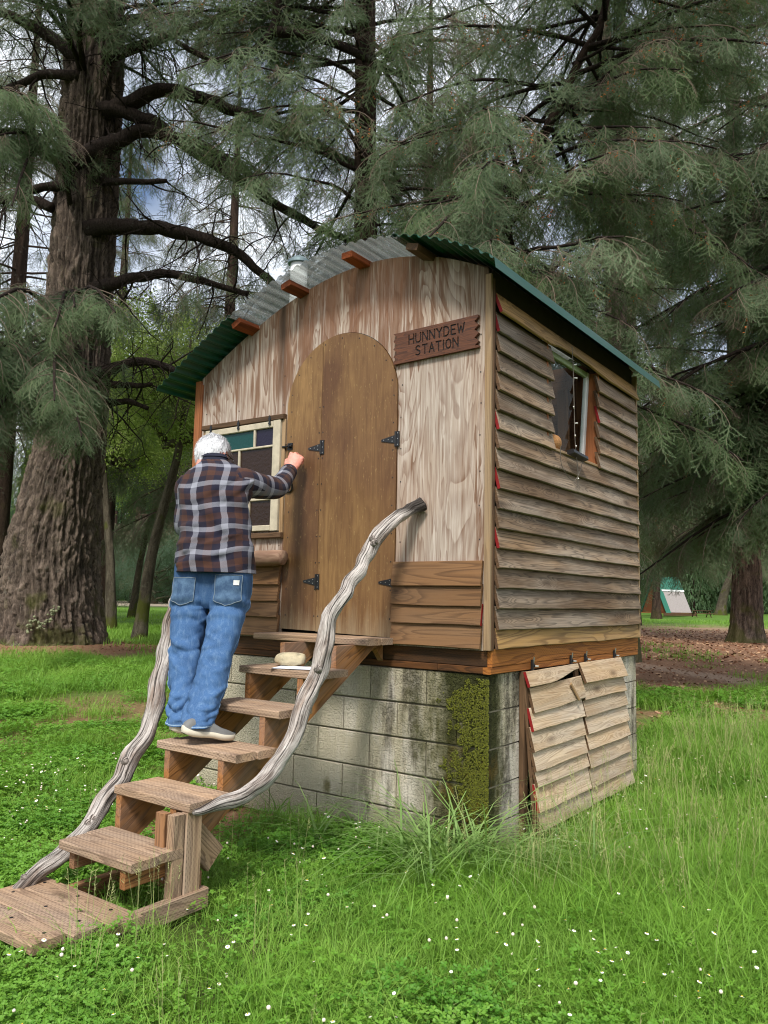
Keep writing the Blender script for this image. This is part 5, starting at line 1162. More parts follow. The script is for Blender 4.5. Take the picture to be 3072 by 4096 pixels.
class Crown:
    def __init__(s, seed, far=False): s.P = []; s.R = []; s.S = []; s.I = []; s.T = []; s.g = random.Random(seed); s.far = far
    def add(s, p, d, sc, dead=.0, cone=0.0):
        e = euler_from(d, math.pi+s.g.uniform(-.3, .3)); s.P.append(tuple(p)); s.R.append(tuple(e)); s.S.append(sc)
        if s.far: s.I.append(s.g.randrange(3))
        else:
            u = s.g.random(); s.I.append(5 if u < dead else 4 if u < dead+cone*4 else s.g.randrange(4))
    def bough(s, b, az, L, rise=.1, droop=.35, sc=1., dens=1., dead=.05, cone=0., start=.22, r0=None, hang=.75, wood=True):
        g = s.g; h = Vector((math.cos(az), math.sin(az), 0)); sdv = Vector((-h.y, h.x, 0)); n = 8; pts = []
        cur = g.uniform(-.25, .25)
        for i in range(n+1):
            f = i/n; pts.append(b+h*L*f+sdv*cur*L*f*f*.5+Vector((0, 0, L*(rise*f-droop*f*f)+.04*L*nz(f*3, az*5, b.z))))
        if wood: s.T.append(tube(pts, [(r0 or .012*L)*(1-.85*i/n)+.003 for i in range(n+1)], 5 if s.far else 6, cap=False))
        nb = max(3, int(L*(1-start)/(.20*sc)*dens))
        for k in range(nb):
            f = start+(1-start)*(k+g.random())/nb; i = min(int(f*n), n-1); p = pts[i].lerp(pts[i+1], f*n-i); d0 = (pts[i+1]-pts[i]).normalized(); sg_ = 1 if k % 2 else -1
            ln = (.30*L*(1-f)+.42)*g.uniform(.75, 1.15); a_ = g.uniform(.4, 1.1); d = (d0*math.cos(a_)+sdv*sg_*math.sin(a_)+Vector((0, 0, g.uniform(-.25, .1)))).normalized()
            s.add(p, d, min(ln, 1.25)*max(1, sc), dead, cone)
        s.add(pts[-2], (pts[-1]-pts[-2]).normalized(), .8*max(1, sc), dead, cone)
        return pts
    def build(s, tree, name='foliage', bark='limb'):
        if s.T: obj('branches', limbmesh(s.T, MT[bark], 'branches'), tree, kind='stuff')
        scatter(name, SPRF if s.far else SPR, s.P, s.R, s.S, s.I, tree, kind='stuff')
def fir(label, pts, rads, seed, group=None, ridge=.02, rows=40, seg=24, far=False, bark='bark2', flare=.3, name='fir_tree'):
    t = empty(name, pts[0], label, 'tree', group); obj('trunk', trunkmesh(pts, rads, seg, rows, ridge, seed, MT[bark], flare), t); return t, Crown(seed, far)
def whorls(cr, trunk, z0, z1, dz, per, L0, L1, azr=None, **kw):
    g = cr.g; z = z0; zs_ = [p[2] for p in trunk]
    while z < z1:
        f = (z-z0)/(z1-z0)
        x = np.interp(z, zs_, [p[0] for p in trunk]); y = np.interp(z, zs_, [p[1] for p in trunk])
        for k in range(per):
            az = g.uniform(*azr) if azr else g.uniform(0, 6.283)
            cr.bough(Vector((x, y, z+g.uniform(-.2, .2))), az, (L0+(L1-L0)*f)*g.uniform(.7, 1.15), rise=g.uniform(-.05, .22), droop=g.uniform(.2, .5), **kw)
        z += dz*g.uniform(.7, 1.3)
TOCAM = math.atan2(-.8074, .590)
# ---- the giant fir on the left
tp = [(-15.84, 7.08, -.15), (-15.82, 7.05, .39), (-15.79, 6.96, 1.17), (-15.72, 6.85, 2.41), (-15.44, 6.83, 3.98), (-15.09, 6.82, 6.), (-14.81, 6.6, 9.14), (-14.59, 6.46, 11.39), (-14.43, 6.35, 13.02), (-14.3, 6.26, 14.39), (-14.18, 6.16, 15.76), (-13.95, 5.95, 18.57), (-13.64, 5.64, 22.49)]
tr_ = [1.30, 1.22, 1.16, 1.10, .95, .80, .78, .77, .755, .72, .68, .56, .40]
T1, c1 = fir('giant dark-barked fir with a flared base at the left edge', tp, tr_, 3.1, ridge=.13, rows=420, seg=240, bark='bark', flare=.16)
LIM = dict(b1=[(-13.9, 6.3, 12.8), (-13.32, 6.43, 12.88), (-12.62, 6.9, 13.19), (-11.98, 7.38, 13.13), (-11.14, 8.04, 12.79), (-10.09, 8.87, 12.28), (-9.0, 9.76, 11.62), (-8., 10.6, 11.0)], b2=[(-13.9, 6.2, 12.9), (-13.32, 6.45, 12.72), (-12.66, 6.98, 12.38), (-12.04, 7.5, 11.86), (-11.22, 8.2, 11.19), (-10.39, 8.89, 10.53), (-9.34, 9.75, 9.87), (-8.4, 10.5, 9.4)], b3=[(-14.2, 5.9, 11.5), (-13.69, 6.02, 11.66), (-13.29, 6.38, 11.94), (-12.89, 6.74, 12.19), (-12.25, 7.32, 12.12), (-11.61, 7.83, 11.77), (-11.08, 8.28, 11.36), (-10.58, 8.71, 10.78)],
 b4=[(-14.2, 6.3, 10.0), (-13.58, 6.62, 10.02), (-12.78, 7.22, 9.99), (-12.14, 7.71, 9.84), (-11.51, 8.2, 9.6), (-10.89, 8.73, 8.99), (-10.3, 9.2, 8.3)], b5=[(-14.2, 6.2, 11.1), (-13.54, 6.52, 11.07), (-12.6, 7.2, 11.11)], b6=[(-14.3, 6.4, 8.6), (-13.74, 6.7, 8.68), (-13.26, 7.02, 8.82), (-12.61, 7.48, 8.94), (-11.97, 7.97, 8.78), (-11.13, 8.63, 8.5)], b7=[(-14.5, 6.6, 6.4), (-13.93, 6.84, 6.58), (-13.36, 7.22, 6.85), (-12.76, 7.67, 6.74), (-12.2, 8.1, 6.3)], b8=[(-14.4, 6.5, 6.3), (-13.94, 6.87, 6.29), (-13.41, 7.26, 6.26), (-13.01, 7.54, 6.33)], b9=[(-14.5, 6.5, 5.9), (-13.98, 6.9, 5.9), (-13.52, 7.23, 5.91), (-13.16, 7.52, 5.76)],
 b10=[(-14.1, 5.9, 14.4), (-13.67, 5.93, 14.66), (-12.91, 6.46, 14.9), (-12.52, 6.68, 15.34)], b11=[(-13.9, 6.1, 14.), (-13.26, 6.31, 14.13), (-12.67, 6.7, 14.36), (-12.04, 7.12, 14.7), (-10.96, 7.85, 15.16)], l1=[(-14.3, 6.0, 11.4), (-14.61, 5.66, 11.6), (-15.15, 5.24, 11.86), (-15.71, 4.84, 11.77), (-16.25, 4.48, 11.46)], l2=[(-14.4, 6.1, 10.9), (-14.69, 5.7, 10.93), (-15.31, 5.26, 10.77), (-15.77, 4.97, 10.49)], l3=[(-14.76, 5.71, 10.43), (-15.32, 5.27, 10.66), (-15.94, 4.83, 10.6)], l4=[(-14.0, 6.0, 13.9), (-14.27, 5.57, 14.11), (-14.86, 5.07, 14.63), (-15.38, 4.65, 14.95), (-16.08, 4.14, 14.93)], l5=[(-14.1, 6., 13.6), (-14.3, 5.62, 13.56), (-15.01, 5.12, 13.44), (-15.64, 4.7, 13.1)])
RL_ = dict(b1=.19, b2=.17, b3=.20, b4=.20, b5=.11, b6=.15, b7=.14, b8=.10, b9=.10, b10=.14, b11=.15, l1=.15, l2=.13, l3=.12, l4=.18, l5=.14)
g = random.Random(77); twg = []
for k, pts in LIM.items():
    p = smooth_path(pts, 5); n = len(p); p = [q+Vector((nz(q.x*1.7, q.y*1.7, i*.1)*.08, nz(q.y*1.3, 3, q.z)*.08, nz(q.x*2, 9, q.z*2)*.07)) for i, q in enumerate(p)]
    obj('limb', limbmesh([tube(p, [RL_[k]*(1-.72*i/n)+.012 for i in range(n)], 12, rough=.3, seed=len(k))], MT['limb']), T1)
    for _ in range(26 if len(pts) > 4 else 8):       # bare twigs off the dead limbs
        i = g.randrange(3, n-1); d = Vector((g.uniform(-1, 1), g.uniform(-1, 1), g.uniform(-.9, .5))).normalized(); q = p[i]; tw = [q]; ln = g.uniform(.5, 2.0)
        for j in range(6): d = (d+Vector((g.uniform(-.35, .35), g.uniform(-.35, .35), g.uniform(-.30, .18)))).normalized(); q = q+d*ln/6; tw.append(q)
        twg.append(tube(tw, [.022*(1-j/7.5)*ln*.6+.004 for j in range(7)], 4, cap=False))
        for e in range(3):
            q = tw[g.randrange(2, 6)]; d2 = Vector((g.uniform(-1, 1), g.uniform(-1, 1), g.uniform(-.8, .3))).normalized(); twg.append(tube([q, q+d2*.25, q+d2*.5+Vector((0, 0, -.06))], [.009, .007, .004], 4, cap=False))
    if len(pts) > 4 and k[0] == 'b':
        for f in (.5, .62, .75, .88, .97):
            i = int(f*(n-1)); c1.bough(p[i], g.uniform(0, 6.28), g.uniform(1.0, 2.0), rise=0, droop=.5, sc=1.2, dens=.8, dead=.35, hang=.85)
obj('bare_twigs', limbmesh(twg, MT['limb'], 'bare_twigs'), T1, kind='stuff')
def bough_to(cr, a, b, **kw):
    a, b = Vector(a), Vector(b); d = b-a; return cr.bough(a, math.atan2(d.y, d.x), math.hypot(d.x, d.y), rise=.12, droop=.12-d.z/math.hypot(d.x, d.y), **kw)
for tip in ((-9.8, 2.1, 4.9), (-9.3, 2.5, 4.4), (-9.6, 1.8, 5.3), (-9.9, 2.6, 3.7), (-10.2, 2.2, 3.4), (-9.4, 2.9, 3.9), (-10.6, 3.1, 4.1), (-9.8, 1.5, 4.6), (-10.6, 2.0, 3.0)): bough_to(c1, (-14.7, 6.1, 6.8+g.uniform(-.6, .8)), tip, sc=1.12, dens=1.35, dead=.10, start=.45, hang=.72, r0=.07)
for tip in ((-10.2, 3.6, 6.0), (-10.6, 3.9, 6.6), (-9.6, 3.6, 6.3)): bough_to(c1, (-14.6, 6.1, 7.8), tip, sc=1.3, dens=1.1, dead=.12, start=.5, hang=.75, r0=.07)
for tip in ((-10.4, 2.2, 8.6), (-10.8, 2.6, 9.2), (-10.2, 1.8, 9.6), (-11., 2.2, 8.0), (-10.6, 3.0, 10.3), (-11.4, 2.2, 10.8)): bough_to(c1, (-14.5, 6., 10.4+g.uniform(-.8, 1.2)), tip, sc=1.12, dens=1.1, dead=.12, start=.5, hang=.7, r0=.07)
for tip in ((-10.5, 2.2, 12.2), (-9.9, 2.9, 13.0), (-10.9, 2.4, 13.8), (-11.3, 3.6, 13.6)): bough_to(c1, (-14.3, 6., 13.6), tip, sc=1.12, dens=1.0, dead=.12, start=.45, hang=.7, r0=.07)
whorls(c1, tp, 14.5, 22, 1.1, 4, 5., 4., sc=1.5, dens=.7, dead=.2)
c1.build(T1)
li = []
for _ in range(60):
    f = g.random(); q = Vector((-15.05+.65*f+g.uniform(-.08, .08), 5.93+.42*f+g.uniform(-.05, .05), .55+.45*f+.12*math.sin(f*9)+g.uniform(-.09, .09))); li.append(ell(q, (g.uniform(.015, .05), .03, g.uniform(.012, .045)), 5, 7))
obj('lichen', mesh('lichen', *join(li), plain('pale_lichen', c(124, 128, 98), .95, var=.25), True), T1, kind='stuff')

# ---- firs behind the cabin
tp = [(-7.45, 8.5, -.1), (-7.34, 8.24, 7.88), (-7.23, 8.01, 10.21), (-7.07, 7.68, 13.48), (-6.9, 7.3, 18), (-6.7, 7., 24)]
T2, c2 = fir('dark fir whose trunk rises behind the left half of the cabin roof', tp, [.36, .26, .24, .21, .15, .05], 5.2, rows=90, seg=28, ridge=.03)
whorls(c2, tp, 5.0, 9.6, .6, 4, 3.2, 3.2, sc=1.15, dens=.8, dead=.2)
whorls(c2, tp, 10.0, 17, .48, 5, 3.6, 3.4, sc=1.2, dens=.85, dead=.2, cone=.03)
for p in ([(-7.8, 5.96, 13.6), (-7.8, 5.96, 13.04), (-7.94, 5.97, 12.17), (-8.29, 5.78, 11.7), (-8.77, 5.45, 11.52), (-9.11, 5.19, 11.64), (-9.45, 4.91, 11.87)], [(-7.05, 7.6, 13.4), (-7.4, 6.6, 13.8), (-7.8, 5.96, 13.3), (-7.92, 6.01, 12.3)], [(-7.95, 5.95, 12.1), (-7.31, 6.45, 12.01), (-6.76, 6.9, 11.76), (-6.2, 7.34, 11.42), (-5.79, 7.68, 11.17)]):
    q = smooth_path(p, 5); obj('limb', limbmesh([tube(q, [.10*(1-.6*i/len(q)) for i in range(len(q))], 10, rough=.3)], MT['limb']), T2)
c2.build(T2)
tp = [(-3.6, 4.7, -.1), (-3.05, 4.9, 3.5), (-2.72, 5.01, 6.06), (-2.4, 5.13, 6.87), (-2.12, 5.25, 7.5), (-1.63, 5.46, 8.64), (-1.32, 5.58, 9.4), (-.9, 5.8, 12.5)]
T6, c6 = fir('slender leaning young fir hanging thick sprays over the cabin roof', tp, [.12, .10, .085, .08, .075, .06, .05, .02], 7.7, rows=60, seg=12, ridge=.006, flare=.1)
whorls(c6, tp, 4.3, 12.3, .30, 4, 2.9, 2.2, sc=1.0, dens=1.1, dead=.10, cone=.05)
for a, b in (((-2.9, 4.9, 4.9), (-4.6, 3.0, 4.35)), ((-2.9, 4.9, 5.0), (-3.9, 2.9, 4.7)), ((-2.7, 5.0, 5.4), (-2.9, 3.0, 4.9)), ((-2.6, 5.0, 5.2), (-2.0, 3.2, 4.7)), ((-2.6, 5., 5.5), (-1.4, 3.6, 4.9)), ((-2.7, 5., 5.0), (-.6, 4.3, 4.4)), ((-2.7, 5., 4.6), (.1, 5.0, 3.6)), ((-2.7, 5., 4.2), (.2, 5.6, 3.0))): bough_to(c6, a, b, sc=1.0, dens=1.3, dead=.12, hang=.7)
c6.build(T6)
tp = [(-4.6, 15.4, -.1), (-4.6, 15.06, 9.04), (-4.61, 14.82, 10.79), (-4.6, 14.4, 16), (-4.6, 14., 26)]
T3, c3 = fir('reddish-barked fir standing behind the right corner of the cabin', tp, [.34, .27, .25, .2, .05], 9.3, rows=70, seg=24, ridge=.025, bark='bark')
whorls(c3, tp, 4.2, 18, .85, 4, 3.4, 3.0, sc=1.25, dens=.8, dead=.2, cone=.02)
c3.build(T3)
tp = [(1.4, 10.6, -.1), (1.2, 10.4, 6), (1.1, 10.2, 12), (1., 10., 18)]
T7, c7 = fir('fir just outside the right edge with long drooping boughs over the lawn', tp, [.36, .3, .22, .08], 12.4, rows=30, seg=16)
whorls(c7, tp, 4.6, 9, .46, 4, 4.2, 3.6, azr=(2.2, 4.9), sc=1.1, dens=1.0, dead=.16, cone=.04)
whorls(c7, tp, 9, 16, .75, 3, 3.8, 3.2, azr=(2.2, 4.9), sc=1.1, dens=.8, dead=.2, cone=.04)
whorls(c7, tp, 3.4, 5.6, .42, 4, 3.6, 4.2, azr=(2.3, 4.0), sc=1.15, dens=1.1, dead=.3)
c7.build(T7)
tp = [(-4.66, 29.45, -.1), (-4.64, 29.4, .6), (-4.54, 29.09, 3.36), (-4.46, 28.42, 8.71), (-4.32, 27.8, 14.06), (-4.16, 27.19, 19.42), (-3.98, 26.6, 24.77)]
T4, c4 = fir('broad furrowed fir trunk on the brown dirt at the right edge', tp, [.62, .58, .55, .46, .40, .32, .2], 15.5, ridge=.07, rows=120, seg=72, bark='bark', flare=.35)
whorls(c4, tp, 5.2, 24, .85, 5, 4.2, 3.6, sc=1.7, dens=.75, dead=.12)
for az in (2.6, 3.3, 3.9, 4.6, 5.2): c4.bough(Vector((-4.5, 28.9, 5.0)), az, 3.2, rise=0., droop=.45, sc=1.5, dens=1.2, dead=.05, hang=.8)
c4.build(T4)
# ---- firs and trunks further back
BG = [(-26, 42, 'dark fir far behind the giant trunk', 1), (-15.5, 44, 'far fir whose crown fills the gap right of the giant trunk', 2), (-8, 38, 'far fir rising behind the left end of the cabin roof', 3), (-1.5, 44, 'far fir standing straight behind the cabin', 4), (5.5, 40, 'far fir behind the right roof slope', 5), (16.5, 52, 'tall far fir between the cabin and the right edge', 6), (-33, 34, 'dark fir beyond the left edge of the lawn', 7), (10.5, 34, 'far fir with dark boughs right of the cabin', 8), (1.5, 33, 'thick fir behind the roof peak', 12), (-15.2, 31, 'shaggy fir filling the gap beside the giant trunk', 10), (-20.5, 29, 'thick fir just left of the giant trunk', 13)]
for s_, t_, lb, sd_ in BG:
    x, y = world2(s_, t_); h = 30; tp = [(x, y, -.2), (x+.1, y, 10), (x+.2, y, 20), (x+.2, y, h)]
    T, cr = fir(lb, tp, [.42, .34, .22, .05], sd_*3.3, group='firs in the background', rows=24, seg=14, ridge=.02, far=True)
    whorls(cr, tp, 5.5 if sd_ not in (2, 10) else 8., h-1, 1.15, 5, 5.0, 1.6, sc=2.1, dens=.8, hang=.7); cr.build(T, bark='bark2')
TRK = [(76, 26.2, .62, 'knobbly dark trunk in front of the green A-frame hut'), (100, 36.8, .85, 'straight trunk just right of the green A-frame hut'), (150, 60.5, .75, 'pale thin trunk far behind the green hut'), (112, 47.6, 1.05, 'leaning mossy trunk left of the broad fir'), (125, 55.8, .95, 'far trunk directly beside the broad fir'), (140, 66.5, .9, 'dim far trunk at the right edge')]
for i, (t_, s_, r_, lb) in enumerate(TRK):
    x, y = world2(s_, t_); ln = 2.6 if i == 3 else .3; tp = [(x, y, -.1), (x+ln*.25, y+.1, 3), (x+ln, y+.2, 9), (x+ln*1.4, y, 18)]
    T, cr = fir(lb, tp, [r_*.75, r_*.6, r_*.5, r_*.3], 40+i*2.7, rows=40, seg=20, ridge=.05, far=True, flare=.4, bark='mossbark' if i == 3 else 'bark2', name='background_tree')
    whorls(cr, tp, 8, 18, 1.6, 4, 4.5, 3., sc=3.2, dens=.6); cr.build(T)
FL = ['far dark trunk hugging the right edge of the giant fir', 'second far trunk right of the giant fir', 'pair of far trunks behind the lawn, the left one', 'pair of far trunks behind the lawn, the right one', 'far trunk left of the man at belt height', 'thin far trunk close beside the man', 'far trunk half hidden by the man', 'far trunk hidden mostly behind the giant fir']
for i, (s_, t_, r_) in enumerate(((-40.5, 110, .95), (-41.5, 121, .8), (-36, 115, .8), (-38, 125, 1.0), (-32.4, 112, .9), (-33, 122, .8), (-29.5, 118, .9), (-45, 112, .9))):
    x, y = world2(s_, t_); tp = [(x, y, -.1), (x, y, 6), (x, y, 14)]
    T, cr = fir(FL[i], tp, [r_*.8, r_*.65, r_*.5], 60+i*2.1, group='trunks along the far road', rows=12, seg=12, ridge=.03, far=True, name='background_tree', flare=.3)
    whorls(cr, tp, 5.5, 13, 1.5, 4, 4.5, 4., sc=3.4, dens=.6); cr.build(T)
# ---- leafy trees in fresh green behind the giant fir
def leafproto(seed, mat, n=46, R=.38, lw=.033):
    g = random.Random(seed); V = []; F = []
    for _ in range(n):
        p = Vector((g.gauss(0, R*.5), g.gauss(0, R*.5), g.gauss(0, R*.4))); a = Vector((g.uniform(-1, 1), g.uniform(-1, 1), g.uniform(-.6, .6))).normalized(); b = a.orthogonal().normalized(); o = len(V)
        V += [p-a*lw, p+b*lw*.6, p+a*lw, p-b*lw*.6]; F.append((o, o+1, o+2, o+3))
    return proto('leaf_clump', V, F, [mat])
mlg = needlemat('fresh_leaves', c(118, 142, 62), c(160, 176, 92), c(138, 158, 70)); mho = needlemat('dark_glossy_leaves', c(46, 66, 48), c(98, 122, 100), c(60, 84, 60))
def leafy(label, x, y, H, R, z0, seed, mat, n, name='leafy_tree', mossy=True, lean=0):
    g = random.Random(seed); t = empty(name, (x, y, 0), label, 'tree' if z0 > .8 else 'bush'); L = [leafproto(seed+k, mat) for k in range(3)]; P = []; tb = []
    if z0 > .8:
        tp = [(x, y, -.1), (x+lean*.3, y, H*.25), (x+lean, y, H*.55), (x+lean*1.2, y, H*.85)]; obj('trunk', trunkmesh(tp, [.22, .18, .13, .05], 14, 40, .03, seed, MT['mossbark'], .3), t)
    for k in range(14):
        a = g.uniform(0, 6.28); q = Vector((x+lean*.5, y, z0+(H-z0)*g.uniform(0, .6))); e = q+Vector((math.cos(a)*R*.8, math.sin(a)*R*.8, R*g.uniform(.1, .6))); tb.append(tube([q, q.lerp(e, .5)+Vector((0, 0, -.2)), e], [.12, .08, .02], 6, cap=False))
        for _ in range(n//14): f = g.random()**.6; r = (1-f*.3)*R*.32; w = q.lerp(e, .25+.8*f); P.append((w.x+g.gauss(0, r), w.y+g.gauss(0, r), w.z+g.gauss(0, r*.6)))
    obj('branches', limbmesh(tb, MT['mossbark'], 'branches'), t, kind='stuff')
    scatter('foliage', L, P, [(g.uniform(0, 6), g.uniform(0, 6), g.uniform(0, 6)) for _ in P], [g.uniform(.8, 1.7) for _ in P], [g.randrange(3) for _ in P], t, kind='stuff')
for s_, t_, H, R, z0, n, ln, lb in ((-7.6, 25, 11, 3.2, 5.8, 1300, 1.5, 'yellow-green leafy tree glowing between the giant trunk and the cabin'), (-10.2, 30, 11, 3.0, 6.0, 900, -1, 'light green leafy tree close behind the giant trunk'), (-14.5, 46, 18, 5.5, 6.5, 1600, 3, 'fresh green leafy tree with a mossy leaning limb behind the giant fir'), (-20, 52, 17, 5, 6, 1200, -2, 'pale green leafy tree left of the giant trunk'), (-11, 60, 17, 5, 5, 1200, 1, 'yellow-green leafy tree showing under the left roof edge')):
    x, y = world2(s_, t_); leafy(lb, x, y, H, R, z0, int(t_), mlg, n, lean=ln)
x, y = world2(-24, 84); leafy('dark glossy-leaved bush at the far side of the lawn', x, y, 7.5, 4.0, .5, 5, mho, 1300, name='holly_bush')
x, y = world2(-29, 80); leafy('dull green bush in shade at the far side of the lawn', x, y, 6, 3.5, .5, 6, mho, 1000, name='shade_bush')
p = smooth_path([(-21.0, 24.6, 7.0), (-20.0, 25.6, 7.6), (-18.9, 26.6, 8.2), (-17.9, 27.2, 9.3), (-17.4, 27.6, 10.6)], 6)
# ---- far wood
def farfir(seed):
    g = random.Random(seed); V = []; F = []; I = []; v, f = tube([(0, 0, 0), (0, 0, 12), (0, 0, 25)], [.45, .3, .05], 7, cap=False); V += [Vector(q) for q in v]; F += f; I += [1]*len(f)
    for _ in range(2600):
        z = 1.8+23*g.random()**1.15; R = 4.4*(1-(z-1.5)/25)**.8+.3; a = g.uniform(0, 6.283); r = R*g.random()**.55; p = Vector((math.cos(a)*r, math.sin(a)*r, z-.28*r+g.uniform(-.3, .3))); d = Vector((math.cos(a)*.5+g.uniform(-.4, .4), math.sin(a)*.5+g.uniform(-.4, .4), -.9)).normalized(); b = d.orthogonal().normalized()*g.uniform(.06, .16); o = len(V)
        V += [p-b, p+b, p+d*g.uniform(.5, 1.3)]; F.append((o, o+1, o+2)); I.append(0)
    return proto('far_fir', V, F, [MT['needle_far'], MT['bark2']], I)
FF = [farfir(k) for k in range(3)]; g = random.Random(31); P = []; R_ = []; Sc = []
for k in range(560):
    t_ = g.uniform(128, 215); s_ = g.uniform(-1.15, 1.15)*t_; x, y = world2(s_, t_)
    if abs(s_/t_-.34) < .05 and t_ < 150: continue
    P.append((x, y, -.2)); R_.append((0, 0, g.uniform(0, 6.28))); Sc.append(g.uniform(.8, 1.35))
for k in range(26):
    t_ = g.uniform(66, 110); s_ = t_*g.choice((g.uniform(-.34, -.12), g.uniform(-.1, .2), g.uniform(-.1, .24))); x, y = world2(s_, t_)
    if s_/t_ < -.1: continue
    P.append((x, y, -.2)); R_.append((0, 0, g.uniform(0, 6.28))); Sc.append(g.uniform(.8, 1.2))
scatter('far_forest', FF, P, R_, Sc, [k % 3 for k in range(len(P))], None, kind='stuff', label='dense dark conifer wood closing off the clearing', cat='forest')
# ================================================================== A-FRAME HUT AND PICNIC TABLE
hx_, hy_ = world2(33.6, 94); nH = (Vector((-CF.x, -CF.y, 0))*math.cos(rad(20))+Vector((CR.x, CR.y, 0))*math.sin(rad(20))).normalized(); rD = Vector((-nH.y, nH.x, 0))
if rD.x*CR.x+rD.y*CR.y < 0: rD = -rD
hut = empty('a_frame_hut', (hx_, hy_, 0), 'small green-roofed A-frame hut with clear lower panels in the far trees', 'hut')
HB = Vector((hx_, hy_, .45)); HH, HWd, HLn = 4.1, 2.2, 3.7
def sl(u, f, side=1, off=0): return HB+rD*u+nH*(HWd*(1-f)*side)+PU*(HH*f)+nH*off*side+PU*off*.5
def quad3(a, b, c_, d, T, n): 
    n = n.normalized()*T; V = [a, b, c_, d, a+n, b+n, c_+n, d+n]; return V, [(3, 2, 1, 0), (4, 5, 6, 7), (0, 1, 5, 4), (1, 2, 6, 5), (2, 3, 7, 6), (3, 0, 4, 7)]
mgr = plain('hut_green_metal', c(44, 104, 86), .5, var=.1); mpan = plain('hut_clear_panel', c(150, 142, 138), .35, var=.2); mbat = plain('grey_batten', c(168, 162, 156), .7); mbr = plain('hut_brown_wall', c(104, 66, 40), .8, var=.2)
for side in (1, -1):
    rp = obj('roof_panel', mesh('roof_panel', *quad3(sl(-HLn/2, .62, side), sl(HLn/2, .62, side), sl(HLn/2, 1.01, side), sl(-HLn/2, 1.01, side), .06, nH*side*HH+PU*HWd), mgr), hut)
    for k in range(13): u = -HLn/2+HLn*(k+.5)/13; obj('seam', mesh('seam', *tube([sl(u, .62, side, .07), sl(u, 1.0, side, .07)], .03, 5), mgr), rp)
    for k in range(4): 
        u0 = -HLn/2+.75+(HLn-.75)*k/4; u1 = u0+(HLn-.75)/4-.06; obj('clear_panel', mesh('clear_panel', *quad3(sl(u0, .0, side), sl(u1, .0, side), sl(u1, .60, side), sl(u0, .60, side), .04, nH*side*HH+PU*HWd), mpan), hut)
        obj('panel_batten', mesh('panel_batten', *tube([sl(u0-.03, 0, side, .03), sl(u0-.03, .6, side, .03)], .022, 5), mbat), hut)
    obj('roof_panel', mesh('roof_panel', *quad3(sl(-HLn/2, -.02, side), sl(-HLn/2+.68, -.02, side), sl(-HLn/2+.68, .615, side), sl(-HLn/2, .615, side), .06, nH*side*HH+PU*HWd), mgr), hut)
    obj('trim_strip', mesh('trim_strip', *quad3(sl(-HLn/2+.5, .585, side, .09), sl(HLn/2, .585, side, .09), sl(HLn/2, .63, side, .09), sl(-HLn/2+.5, .63, side, .09), .03, nH*side*HH+PU*HWd), MT['white']), hut)
for e in (-1, 1):
    a = HB+rD*e*(HLn/2-.15); V = [a+nH*HWd*.97, a-nH*HWd*.97, a+PU*HH*.98]; V += [v+rD*.05 for v in V]; obj('gable_wall', mesh('gable_wall', V, [(0, 1, 2), (5, 4, 3), (0, 3, 4, 1), (1, 4, 5, 2), (2, 5, 3, 0)], mbr), hut)
for k in range(9): y0 = -2.4+k*.6; board('deck_board', HB+rD*-2.6+nH*y0-PU*.08, HB+rD*2.0+nH*y0-PU*.08, nH, .57, .07, MT['redtrim'], hut)
board('deck_rim', HB+rD*-2.6+nH*2.72-PU*.2, HB+rD*2.0+nH*2.72-PU*.2, PU, .3, .06, MT['darktrim'], hut)
px_, py_ = world2(36.2, 90); pt = empty('picnic_table', (px_, py_, 0), 'low brown picnic table beside the green A-frame hut', 'table'); pb = Vector((px_, py_, 0)); L3 = Vector((CR.x, CR.y, 0)); D3 = Vector((CF.x, CF.y, 0))
for k in range(4): board('table_board', pb-L3*1.1+D3*(k*.19-.28)+PU*.74, pb+L3*1.1+D3*(k*.19-.28)+PU*.74, D3, .18, .05, MT['darktrim'], pt)
for s in (-1, 1):
    board('bench', pb-L3*1.1+D3*s*.75+PU*.44, pb+L3*1.1+D3*s*.75+PU*.44, D3, .26, .05, MT['darktrim'], pt)
    for e in (-1, 1): board('leg', pb+L3*e*.8+D3*s*.72, pb+L3*e*.8+D3*s*.12+PU*.72, L3, .1, .06, MT['darktrim'], pt)
    board('crossbar', pb+L3*s*.8-D3*.8+PU*.4, pb+L3*s*.8+D3*.8+PU*.4, PU, .1, .05, MT['darktrim'], pt)
# ================================================================== GRASS, CLOVER, DAISIES
def leafmat(name, a, b, tip, tr=.35):
    m = NM(name, .55, .3); r = m.n('ObjectInfo', out=5); n_ = m.noise(m.pos(), 1.1, 3); col = m.mix(r, a, b); col = m.mix(m.m('MULTIPLY', m.ramp(n_, [(.4, 0.), (.65, 1.)]), .6), col, tip); m.col(col)
    tl = m.n('BsdfTranslucent', {'Color': m.mix(.35, col, c(170, 200, 60))}); sh = m.n('MixShader', {0: tr, 1: m.b.outputs[0], 2: tl}); m.t.links.new(sh, m.out.inputs['Surface']); return m.mat
MT['grass'] = leafmat('grass_blade', c(96, 140, 46), c(142, 176, 78), c(116, 160, 52)); MT['clover'] = leafmat('clover_leaf', c(84, 136, 44), c(122, 166, 62), c(104, 150, 42)); MT['bluegrass'] = leafmat('broad_blade', c(102, 138, 70), c(156, 180, 112), c(124, 160, 80))
MT['straw'] = plain('seed_head', c(148, 150, 98), .9); MT['petal'] = plain('white_petal', c(240, 240, 236), .6); MT['yolk'] = plain('yellow_disc', c(226, 182, 48), .7); MT['pink'] = plain('clover_bloom', c(232, 214, 200), .8)
